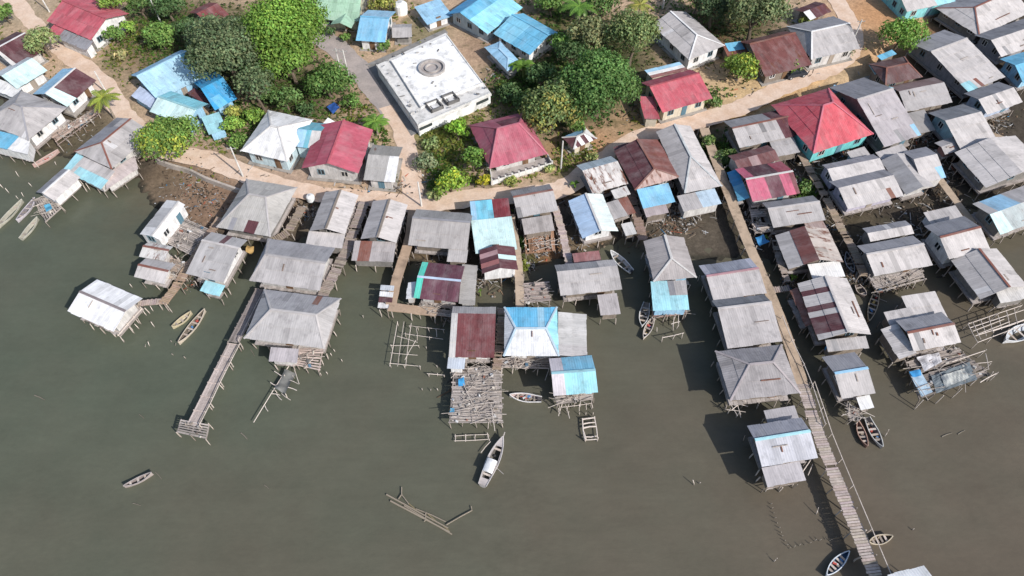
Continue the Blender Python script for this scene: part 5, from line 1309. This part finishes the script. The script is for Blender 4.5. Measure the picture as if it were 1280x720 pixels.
boat('lone slender canoe drifting off the left jetty', (156, 609), (191, 592), .68, (.36, .31, .29), (.25, .21, .2), seats=3, trim=(.42, .37, .35))
boat('yellow canoe beside the longer brown canoe on the left', (216, 410), (240, 391), .95, (.52, .45, .30), (.42, .36, .24), seats=3, trim=(.56, .48, .33))
boat('longer brown canoe with white seat beside the yellow one', (257, 388), (224, 430), 1.1, (.52, .45, .36), (.17, .14, .11), seats=4, trim=(.58, .5, .4), load=4)
boat('pinkish canoe under the big hip roofed house at the left edge', (42, 208), (74, 189), .95, (.52, .36, .32), (.42, .29, .26), seats=4, trim=(.6, .45, .41), load=5)
boat('greyish purple canoe beside the left shore deck', (22, 277), (45, 249), 1.0, (.50, .46, .49), (.20, .18, .2), seats=4, trim=(.58, .54, .57))
boat('long pale mud coloured canoe at the left edge', (-4, 286), (29, 251), 1.15, (.43, .41, .34), (.36, .34, .28), seats=2, trim=(.48, .46, .39))
boat('pale mud coloured canoe below the left shore deck', (27, 299), (48, 273), 1.05, (.45, .43, .36), (.38, .36, .3), transom=True, seats=2, trim=(.5, .48, .41))
def jetty_shed():
    z = 2.1; c = P(484, 372, 0); root = empty('jetty_shelter', c, 'small boat shelter of stepped white and maroon sheets at the jetty corner', 'shelter')
    for i, (y, col) in enumerate(((359, (.55, .58, .62)), (367, WH), (374, MA), (381, WH))):
        q = [P(x, yy, z-.15*i) for x, yy in ((476-i, y-3), (493-i, y-2), (492-i, y+5), (475-i, y+4))]; m = MB()
        sheets(m, [q[3], q[2], q[1], q[0]], col, .1); m.build('roof_sheet', M['roof'], root, c)
    for p in ((476, 358), (492, 360), (474, 386), (489, 387)):
        w = P(*p, 2); post('post', root, (w.x, w.y, -.8), (w.x, w.y, 1.75), .07, (1.2, 1.15, 1.1), c)
    m = MB(); q = [P(*p, 1.2) for p in ((477, 362), (492, 364), (489, 387), (474, 385))]; plank_deck(m, [(q[0]+q[1])/2, (q[2]+q[3])/2], 1.6, 1.2); m.build('deck', M['deck'], root, c)
jetty_shed()

# ------------------------------------------------------------------ stakes and floating poles
G1 = 'mooring stakes off the left houses'
for (x, y, h, lx, ly) in ((5, 236, 1.5, -.7, .5), (12, 242, 1.2, -.4, .4), (25, 190, 1.0, -.3, .2), (24, 222, 1.3, -.3, .6), (41, 234, 1.0, -.5, .3), (85, 218, 1.1, .2, .4), (70, 207, .9, .1, .3), (30, 247, 1.0, -.2, .5), (24, 250, .9, -.3, .3)):
    stake('thin pale stake leaning out of the shallow water off the left shore houses', x, y, h, (lx, ly), group=G1)
for (x, y, h, lx, ly) in ((192, 390, 1.2, -.3, .5), (194, 410, 1.1, -.5, .6), (175, 412, 1.2, -.6, .4), (187, 434, .9, -.1, .6), (181, 434, .6, .3, .1), (166, 360, .9, -.3, .3), (164, 412, .8, -.4, .3)):
    stake('pale stake standing in open water near the lone white roofed house', x, y, h, (lx, ly), group='stakes by the lone white roofed house')
for (x, y) in ((218, 432), (217, 444), (233, 449), (215, 428)):
    stake('short dark stake below the yellow canoe', x, y, .6, (R.gauss(0, .25), R.gauss(0, .25)), group='short stakes below the yellow canoe', color=(1.0, .95, .9))
for (x, y) in ((410, 468), (415, 445), (428, 452), (419, 440), (402, 470), (417, 408), (421, 420), (454, 397)):
    stake('slim stake in the water right of the very large grey hip roof', x, y, .9, (R.gauss(0, .15), R.gauss(0, .15)), group='stakes right of the large grey hip roof')
for (x, y) in ((528, 488), (538, 489), (548, 489), (533, 436), (547, 460)):
    stake('short stake in a small row left of the messy platform', x, y, .7, (R.gauss(0, .08), R.gauss(0, .08)), group='short stakes left of the messy platform')
frame_rack('pole_rack', 'short low rail left of the messy plank platform', [((534, 467), (556, 469))], [(536, 468), (547, 468), (555, 470)], .6)
for (x, y) in ((724, 519), (732, 519), (741, 519)):
    stake('short pale stake in the row above the floating cage', x, y, .8, (0, .05), group='stakes above the floating cage')
FS = 'stakes of the old fish trap'
for i in range(10):
    t = i/9; x = 962+20*t+R.gauss(0, .9); y = 630+52*t
    stake('thin stake in the broken V shaped fish trap beside the right pier', x, y, R.uniform(.4, .75), (R.gauss(.1, .12), R.gauss(-.15, .1)), r=.045, group=FS, color=(1.15, 1.1, 1.0))
for i in range(13):
    t = i/12; x = 986+74*t+R.gauss(0, 1); y = 685-16*t+R.gauss(0, 1)
    stake('thin stake in the broken V shaped fish trap beside the right pier', x, y, R.uniform(.35, .7), (R.gauss(.25, .12), R.gauss(.1, .1)), r=.045, group=FS, color=(1.15, 1.1, 1.0))
stake('tall bent stake standing inside the fish trap', 1020, 645, 1.4, (.1, .8))
stake('leaning stake just below the fish trap corner', 966, 703, 1.0, (.4, .3))
stake('forked stake alone in the open water left of the fish trap', 869, 608, 1.1, (-.5, .6))
stake('short stub beside the forked stake', 873, 604, .5, (.2, -.1))
stake('slanting stake right of the two canoes below the white box shed', 1105, 548, 1.3, (.5, .9))
driftpole('thin pole floating right of the netted platform in open water', (1177, 546), (1190, 541))
driftpole('pale bent stick floating far right in open water', (1197, 543), (1206, 538), r=.06)
driftpole('floating stick in the open water at the far left', (43, 494), (56, 500))
driftpole('floating stick beside the lone slender canoe', (194, 590), (202, 599), r=.05)
driftpole('small floating stick below the lone slender canoe', (166, 629), (176, 632), r=.05)
driftpole('floating stick above the left jetty end', (174, 518), (180, 523), r=.05)
driftpole('floating stick right of the left jetty end', (301, 541), (309, 549), r=.08)
driftpole('small floating stick right of the jetty in open water', (313, 437), (318, 445), r=.05)
driftpole('small floating stick left of the lowest middle water', (330, 606), (336, 611), r=.05)
stake('small white float post far right near the outer pier', 1140, 663, .5, (.1, .1))

# ------------------------------------------------------------------ trees and plants
OLV = (.085, .115, .034); GRN = (.075, .145, .026); DRK = (.042, .082, .022); BRT = (.11, .20, .028); MID = (.062, .115, .026); YEL = (.16, .19, .035)
tree('round olive green shade tree beside the lane in the upper left', 52, 53, 47, tone=(.12, .165, .05), h=5.0, flat=.6)
tree('green tree cut by the left edge near the top', 6, 18, 32, tone=GRN)
tree('bright tree overhanging the red roofed house in the upper left', 141, 4, 40, tone=BRT, h=6)
tree('shrubby green tree right of the white gable wall', 143, 44, 30, tone=GRN, h=3.2)
tree('low bush right of the white gable wall', 162, 36, 26, tone=BRT, h=2.8)
tree('slim tree at the top edge behind the shrubs', 176, 8, 38, tone=MID)
tree('dark tree at the top edge left of the big grove', 210, 10, 48, tone=DRK)
tree('leafy green tree just above the large light blue roof', 200, 46, 46, tone=GRN, h=5)
tree('tree between the dark red roof and the big olive tree', 232, 36, 36, tone=DRK, h=5)
tree('mango tree hanging over the left shoreline', 215, 177, 84, h=6.5, tone=(.085, .155, .026), squash=(1, .85), yellow=.25)
tree('big dull olive tree in the upper left grove', 284, 66, 100, h=11, tone=(.062, .095, .034))
tree('lower dull olive tree behind the deep blue roof', 320, 106, 56, h=8, tone=(.062, .098, .034))
tree('smaller olive tree at the left of the upper left grove', 262, 48, 62, h=8, tone=(.055, .09, .032))
tree('biggest bright green tree of the upper left grove', 360, 46, 108, h=12, tone=(.085, .165, .022), squash=(.95, 1.1))
tree('lower crown of the bright green grove beside the paved road', 362, 76, 72, h=8.5, tone=(.08, .155, .022))
tree('round fruit tree above the white hip roof', 357, 123, 44, h=4.5, tone=MID)
tree('wide dark fruit tree beside the paved road', 412, 107, 64, h=5.5, tone=(.058, .115, .022))
tree('small shrub left of the white hip roof', 292, 158, 36, h=3, tone=BRT)
tree('low garden bush beside the lane left of the white hip roof', 299, 178, 26, h=2, tone=GRN)
tree('leafy shrub above the white hip roof gable', 318, 146, 26, h=2.6, tone=BRT)
tree('yellow green bush beside the deep blue roof', 292, 140, 22, h=2.5, tone=YEL)
tree('bright round bush beside the magenta roofed house', 572, 163, 36, h=3.8, tone=(.12, .235, .022))
tree('tall bush against the left corner of the magenta roof', 592, 199, 37, h=4.2, tone=(.08, .16, .024), squash=(.9, 1.25))
tree('lime green tree in the front garden near the sandy path', 563, 229, 48, h=3.8, tone=(.135, .23, .028), yellow=.3)
tree('scrubby grey green bush beside the sandy path', 531, 204, 30, h=2.2, tone=(.11, .15, .06))
tree('yellow flowering bush at the terrace corner', 605, 226, 17, h=2.2, tone=(.24, .26, .02))
tree('small bush below the white flat building', 540, 180, 22, h=2, tone=(.12, .17, .05))
tree('weedy shrub between the lane and the lime green tree', 543, 245, 20, h=1.6, tone=(.12, .16, .05))
tree('round mixed green tree left of the striped hut', 690, 140, 84, h=8, flat=.85, tone=(.078, .12, .032), yellow=.25)
tree('largest dark green tree of the middle grove', 747, 112, 100, h=11, tone=(.055, .115, .024), squash=(.95, 1.15), flat=.85)
tree('pale olive tree at the back of the middle grove', 740, 44, 58, h=8, tone=(.115, .14, .048))
tree('tall olive tree beside the grey house with white ridge lines', 792, 44, 68, h=10, tone=(.085, .125, .036))
tree('dark understorey tree in the middle grove', 716, 66, 46, h=6, tone=DRK)
tree('shady tree behind the bright blue gabled house', 676, 96, 44, h=5, tone=DRK)
tree('dark shrub right of the white flat building', 640, 118, 40, h=3, tone=DRK)
tree('low tree below the pale blue outbuilding', 657, 130, 40, h=4, tone=MID)
tree('dry yellowish bush in the middle grove', 702, 112, 28, h=6, tone=(.20, .17, .07))
tree('bushy tree at the top edge above the middle grove', 690, 6, 44, h=5, tone=GRN)
tree('tree at the top edge right of the banana clump', 752, 4, 44, h=6, tone=MID)
tree('big leafy tree overhanging the rusty maroon roof', 946, 15, 72, h=10, tone=(.075, .105, .036))
tree('dark tree between the two grey gabled houses', 893, 12, 58, h=7, tone=(.035, .06, .02))
tree('bushy tree behind the grey house with white ridge lines', 872, -4, 40, h=6, tone=DRK)
tree('round bright orange tinged tree in front of the rusty roof', 925, 87, 52, h=4.6, tone=(.10, .165, .024), yellow=.4)
tree('small bright bush behind the parked dark car', 990, 84, 22, h=2.6, tone=(.12, .21, .028))
tree('spreading tree above the dark maroon house on the right', 1126, 47, 64, h=6, tone=(.085, .165, .026), squash=(1.05, .8), dens=.8)
tree('garden bush at the corner of the bright red roofed house', 888, 129, 30, h=2.2, tone=(.075, .12, .03))
tree('weedy bush beside the start of the right pier', 887, 178, 20, h=1.8, tone=(.09, .16, .035), z0=.6)
tree('green scrub left of the grey and maroon roof', 900, 198, 26, h=1.8, tone=(.08, .13, .035), z0=.5)
tree('low scrub beside the maroon patchwork house', 912, 194, 20, h=1.6, tone=(.07, .12, .03), z0=.5)
tree('small bush right of the pink patchwork roof', 1006, 236, 22, h=1.8, tone=(.075, .13, .03), z0=.4)
tree('small tree beside the grey gabled house and the orange yard', 1056, 62, 22, h=2.2, tone=(.16, .18, .08))
tree('little bush at the lane edge near the striped hut', 741, 198, 16, h=1.3, tone=(.14, .18, .05))
tree('hedge bush along the terrace wall', 640, 228, 18, h=1.0, tone=(.15, .19, .04))
tree('low hedge plant near the right end of the terrace', 688, 212, 15, h=1.0, tone=(.15, .19, .05))
tree('potted bush near the fruit garden', 453, 176, 18, h=1.6, tone=(.16, .22, .04))
tree('yellow green grass tuft tree at the top edge beside the grey tin roofs', 1008, 28, 16, h=2, tone=(.16, .2, .04))
tree('dry bush beside the white gable wall', 152, 70, 18, h=1.6, tone=(.19, .20, .07))
tree('bush behind the small sky blue house', 478, 6, 40, h=3.5, tone=YEL)
tree('shrub beside the small sky blue house', 482, 58, 18, h=2.2, tone=GRN)
tree('shrub in front of the pale green roofed house', 414, 40, 14, h=1.6, tone=DRK)
tree('shrub at the porch of the pale green roofed house', 433, 47, 13, h=1.6, tone=GRN)
tree('understorey shrub below the biggest bright green tree', 338, 122, 34, h=3, tone=MID)
tree('garden shrub right of the blue tarpaulin', 440, 128, 30, h=2.6, tone=GRN)
tree('small dark shrub between the two fruit trees', 383, 138, 24, h=2.2, tone=DRK)
tree('shrub between the large light blue roof and the big olive tree', 246, 72, 32, h=4.5, tone=MID)
tree('tree filling the gap above the paved road bend', 326, 92, 48, h=6, tone=MID)
tree('scrub on the slope left of the bright red roofed house', 782, 112, 34, h=3.5, tone=MID)
tree('scrub between the striped hut and the middle grove', 722, 158, 30, h=3.5, tone=GRN)
tree('scrubby thicket behind the bright blue gabled house', 700, 56, 40, h=4.5, tone=GRN)
palm('coconut palm with yellowish fronds beside the left shore house', 128, 122, 44, 4.2, tone=(.17, .21, .04), fronds=22)
palm('yellowish palm at the top edge beside the tall olive tree', 800, 6, 40, 7, tone=(.19, .20, .05))
palm('low feathery palm beside the sandy path', 469, 152, 38, 2.6, tone=(.09, .17, .03))
palm('low palm in the garden at the top edge', 724, 8, 50, 4, tone=(.09, .18, .035))
banana('banana clump left of the middle grove', 652, 80, 34, 3.6, 21)
banana('banana clump below the bright blue gabled house', 668, 92, 30, 3.4, 14)
banana('single banana plant in front of the rust streaked white roof', 719, 227, 16, 2.2, 7, z0=1.0)
banana('young banana plant between the right pier and the rust red roof', 956, 295, 14, 2.0, 7, z0=.3)
banana('bright plant beside the maroon striped roof', 992, 344, 15, 2.0, 7, z0=.3)
banana('small banana plant right of the mint edged roof', 600, 362, 10, 2.0, 7, z0=.2)

# ------------------------------------------------------------------ street furniture, car, tank
utility_pole('tall pale utility pole beside the paved road', 428, 98, 6.0)
utility_pole('second utility pole just right of the tall one on the paved road', 437, 101, 6.2)
utility_pole('pale utility pole at the corner of the magenta roofed house', 701, 211, 5.6, arm=False)
utility_pole('slim utility pole beside the lane below the white hip roof', 304, 221, 6.0)
utility_pole('utility pole beside the coconut palm', 134, 117, 4.5, arm=False)
utility_pole('utility pole in the upper left grove', 201, 28, 7)
utility_pole('utility pole at the lane in the upper left corner', 62, 15, 5.5, arm=False)
utility_pole('utility pole where the sandy path meets the shore', 527, 258, 5.0, arm=False)
utility_pole('leaning white pole beside the grey gabled house and orange yard', 1061, 62, 6.0)
utility_pole('pole at the top edge behind the grey house with white ridge lines', 828, 12, 6.0, arm=False)
def car():
    w = P(993, 95, 1.27); rz = rad(17); root = empty('parked_car', w, 'dark parked car on the sandy lane beside the rusty maroon roof', 'car', rz=rz)
    L, W = 4.0, 1.7
    prof = [(-2.0, .35), (-2.0, .85), (-1.75, .98), (-1.35, 1.42), (.25, 1.45), (.85, .98), (1.85, .85), (2.0, .6), (2.0, .35)]
    m = MB()
    def yy(z): return W/2*(1-.16*max(0, (z-.9))/.55)
    n = len(prof)
    for i in range(n-1):
        (x0, z0), (x1, z1) = prof[i], prof[i+1]; m.face([(x0, yy(z0), z0), (x1, yy(z1), z1), (x1, -yy(z1), z1), (x0, -yy(z0), z0)])
    for sg in (-1, 1):
        f = [(x, sg*yy(z), z) for x, z in prof]; m.face(f if sg < 0 else list(reversed(f)))
    m.build('body', M['paint'], root, color=(.03, .035, .045))
    g = MB()
    for sg in (-1, 1):
        q = [(-1.55, sg*(yy(1.0)+.012), 1.0), (.65, sg*(yy(1.0)+.012), 1.0), (.2, sg*(yy(1.38)+.012), 1.38), (-1.25, sg*(yy(1.38)+.012), 1.38)]; g.face(q if sg < 0 else list(reversed(q)))
    g.build('side_window', M['glass'], root, color=(.02, .025, .03))
    g = MB(); g.face([(.80, -.7, 1.03), (.80, .7, 1.03), (.32, .62, 1.42), (.32, -.62, 1.42)]); g.build('windscreen', M['glass'], root, color=(.05, .06, .07))
    for x in (-1.25, 1.25):
        for sg in (-1, 1):
            t = MB(); t.tube([(x, sg*.62, .32), (x, sg*.86, .32)], [.33, .33], 14); wheel = t.build('wheel', M['paint'], root, color=(.02, .02, .02))
            r = MB(); r.tube([(x, sg*.85, .32), (x, sg*.875, .32)], [.19, .19], 10); r.build('rim', M['metal'], wheel, color=(.4, .4, .4))
    for sg in (-1, 1):
        h = MB(); h.box((1.98, sg*.58, .7), .08, .3, .14); h.build('headlight', M['paint'], root, color=(.7, .7, .66))
    m = MB(); m.box((-.55, 0, 1.46), 1.3, 1.2, .05); m.build('roof_panel', M['paint'], root, color=(.06, .065, .075))
car()
def tank(label, px, py, r, h, z0, col):
    w = P(px, py, z0); root = empty('water_tank', w, label, 'water tank'); m = MB()
    m.tube([(0, 0, 0), (0, 0, h*.8), (0, 0, h*.95), (0, 0, h)], [r, r, r*.75, r*.3], 16); m.build('tank_body', M['paint'], root, color=col)
    m = MB(); m.tube([(0, 0, h), (0, 0, h+.1)], [r*.3, r*.28], 10); m.build('lid', M['paint'], root, color=(.5, .5, .5))
tank('round white water tank beside the small sky blue house', 502, 16, 1.3, 2.2, 1.2, (.82, .82, .8))
tank('round white tank between the shore house and the narrow grey gable', 389, 250, .62, 1.0, 1.2, (.8, .8, .78))
tank('small blue barrel on the deck below the broad grey hip roof', 1034, 437, .35, .9, 1.75, (.05, .25, .5))
sheet_on('crumpled orange yellow sheet beside the cyan awning house', [(309, 307), (318, 309), (315, 317), (307, 314)], 1.6, (.42, .27, .10), 'sheet', 'drying_sheet', .4)

# ------------------------------------------------------------------ uncountable rubbish on mud and decks
ground_cover([(270, 70, 90, 1500, OLV), (380, 110, 70, 900, GRN), (200, 35, 70, 900, GRN), (160, 60, 40, 260, YEL), (300, 160, 40, 500, GRN), (700, 110, 80, 1600, MID), (660, 110, 50, 700, GRN), (760, 40, 80, 1000, OLV), (690, 10, 60, 600, GRN), (550, 185, 70, 800, YEL), (540, 220, 50, 600, GRN), (575, 165, 50, 500, YEL), (480, 160, 36, 260, GRN), (625, 226, 60, 300, YEL),
    (895, 195, 30, 500, GRN), (910, 30, 70, 900, OLV), (860, 10, 50, 400, GRN), (720, 200, 36, 260, YEL), (470, 10, 60, 400, YEL), (250, 190, 40, 120, YEL), (40, 60, 50, 160, YEL), (120, 20, 40, 160, YEL), (1010, 235, 14, 160, GRN), (1060, 65, 20, 100, YEL), (890, 130, 26, 200, GRN), (660, 300, 8, 160, GRN), (652, 330, 6, 120, YEL), (1000, 180, 16, 120, GRN), (830, 150, 40, 120, YEL), (445, 150, 30, 160, YEL)])
def rubbish():
    mb = MB(); n = 0
    spots = [(240, 235, 40, 120), (265, 255, 30, 80), (105, 155, 35, 60), (545, 318, 22, 50), (675, 305, 20, 130), (660, 330, 10, 40), (735, 300, 25, 50), (850, 275, 30, 180), (835, 268, 22, 120), (880, 250, 12, 60), (385, 262, 14, 110), (400, 250, 10, 40), (900, 215, 18, 110),
             (940, 275, 14, 90), (1005, 225, 14, 90), (1060, 200, 20, 90), (1015, 200, 22, 120), (1150, 172, 20, 160), (1172, 158, 14, 100), (1190, 108, 18, 120), (1245, 150, 24, 150), (1195, 215, 22, 60), (1040, 262, 12, 50), (1075, 345, 14, 70), (1110, 352, 18, 70),
             (945, 300, 10, 60), (775, 265, 10, 60), (990, 350, 10, 50), (610, 355, 16, 50), (560, 395, 14, 40), (1165, 115, 12, 90), (1180, 190, 10, 50), (700, 300, 8, 30), (1010, 260, 8, 40), (1130, 350, 20, 50), (215, 325, 10, 60), (240, 348, 14, 60), (590, 490, 30, 90), (500, 235, 16, 40), (335, 214, 22, 30), (470, 232, 30, 40), (600, 200, 20, 30), (540, 225, 16, 40), (800, 150, 30, 50), (930, 100, 26, 40), (1000, 88, 20, 30), (860, 85, 22, 80), (620, 100, 18, 40)]
    spots += [(1080, 180, 80, 420), (1140, 240, 70, 380), (1010, 260, 60, 320), (1200, 170, 70, 380), (960, 230, 50, 260), (1060, 330, 50, 200), (820, 260, 50, 200), (740, 260, 40, 140), (620, 300, 60, 140), (440, 270, 60, 160), (1180, 290, 50, 160)]
    for (px, py, r, k) in spots:
        for i in range(k if px > 300 else k*2):
            x = px+R.gauss(0, r*.5); y = py+R.gauss(0, r*.4); w = P(x, y, .5)
            zz, a1, *_ = ground_field(np.array([w.x]), np.array([w.y])); z = float(zz[0])
            if z < .02: z = .02
            f = R.uniform(.5, 1.2); col = R.choice([(.42, .38, .34), (.30, .24, .18), (.16, .12, .09), (.5, .5, .5), (.22, .15, .1), (.08, .07, .06), (.08, .07, .06)] + ([(.6, .6, .6), (.1, .3, .5), (.5, .14, .08)] if R.random() < .15 else []))
            col = tuple(c*f*(1 if px > 300 else .8) for c in col)
            if R.random() < .55: mb.box((w.x, w.y, z+.06), R.uniform(.5, 2.0)*(1 if px > 300 else .4), R.uniform(.05, .13), .07, R.uniform(0, 3.1), (*col, 0), (R.gauss(0, .1), R.gauss(0, .15)))
            else: mb.box((w.x, w.y, z+.08), R.uniform(.12, .4)*(1 if px > 300 else .6), R.uniform(.1, .3)*(1 if px > 300 else .6), R.uniform(.08, .2), R.uniform(0, 3.1), (*col, 0), (R.gauss(0, .3), R.gauss(0, .3)))
    for w, z in DECKS:
        ar = (w[1]-w[0]).length*(w[3]-w[0]).length
        for i in range(int(min(60, ar*.9))):
            p = w[0].lerp(w[1], R.random()).lerp(w[3].lerp(w[2], R.random()), R.random())
            col = R.choice([(.06, .06, .06), (.12, .10, .09), (.3, .26, .22), (.62, .62, .62), (.55, .5, .44), (.10, .17, .24) if R.random() < .4 else (.3, .28, .26), (.3, .14, .1) if R.random() < .4 else (.5, .47, .43), (.2, .19, .18)])
            mb.box((p.x, p.y, z+.13), R.uniform(.12, .55), R.uniform(.1, .4), R.uniform(.06, .25), R.uniform(0, 3), (*col, 0), (R.gauss(0, .2), R.gauss(0, .2)))
    o = mb.build('rubbish', M['junk']); tag(o, 'driftwood and rubbish scattered on the mud and lanes between the houses', 'rubbish', kind='stuff')
rubbish()

# ------------------------------------------------------------------ light, sky, camera
sun_el, sx, sy = rad(36.5), .743, -.669
ln = math.hypot(sx, sy)
d = Vector((-sx/ln*math.cos(sun_el), -sy/ln*math.cos(sun_el), -math.sin(sun_el)))
sl = bpy.data.lights.new('sun', 'SUN'); sl.energy = SUN_E; sl.angle = rad(.53); sl.color = (1, .965, .92)
so = link(bpy.data.objects.new('sun', sl)); so.rotation_euler = d.to_track_quat('-Z', 'Y').to_euler(); so.location = (40, -20, 90)
wd = bpy.data.worlds.new('World'); SC.world = wd; wd.use_nodes = True
nt = wd.node_tree; bg = nt.nodes['Background']; sk = nt.nodes.new('ShaderNodeTexSky'); sk.sky_type = 'NISHITA'; sk.sun_disc = False
sk.sun_elevation = sun_el; sk.sun_rotation = math.atan2(sx, sy); sk.altitude = 10; sk.air_density = 1.0; sk.dust_density = 1.6
nt.links.new(sk.outputs[0], bg.inputs[0]); bg.inputs[1].default_value = SKY_E
cd = bpy.data.cameras.new('camera'); cd.sensor_width = 36.0; cd.lens = 36.0*FPX/1280.0; cd.clip_end = 3000; cd.clip_start = .5
co = link(bpy.data.objects.new('camera', cd)); co.location = (0, 0, CAM_H); co.rotation_euler = (OFF, 0, 0); SC.camera = co
SC.cycles.pixel_filter_width = 1.1
SC.view_settings.view_transform = 'Standard'; SC.view_settings.look = 'None'; SC.view_settings.exposure = 0
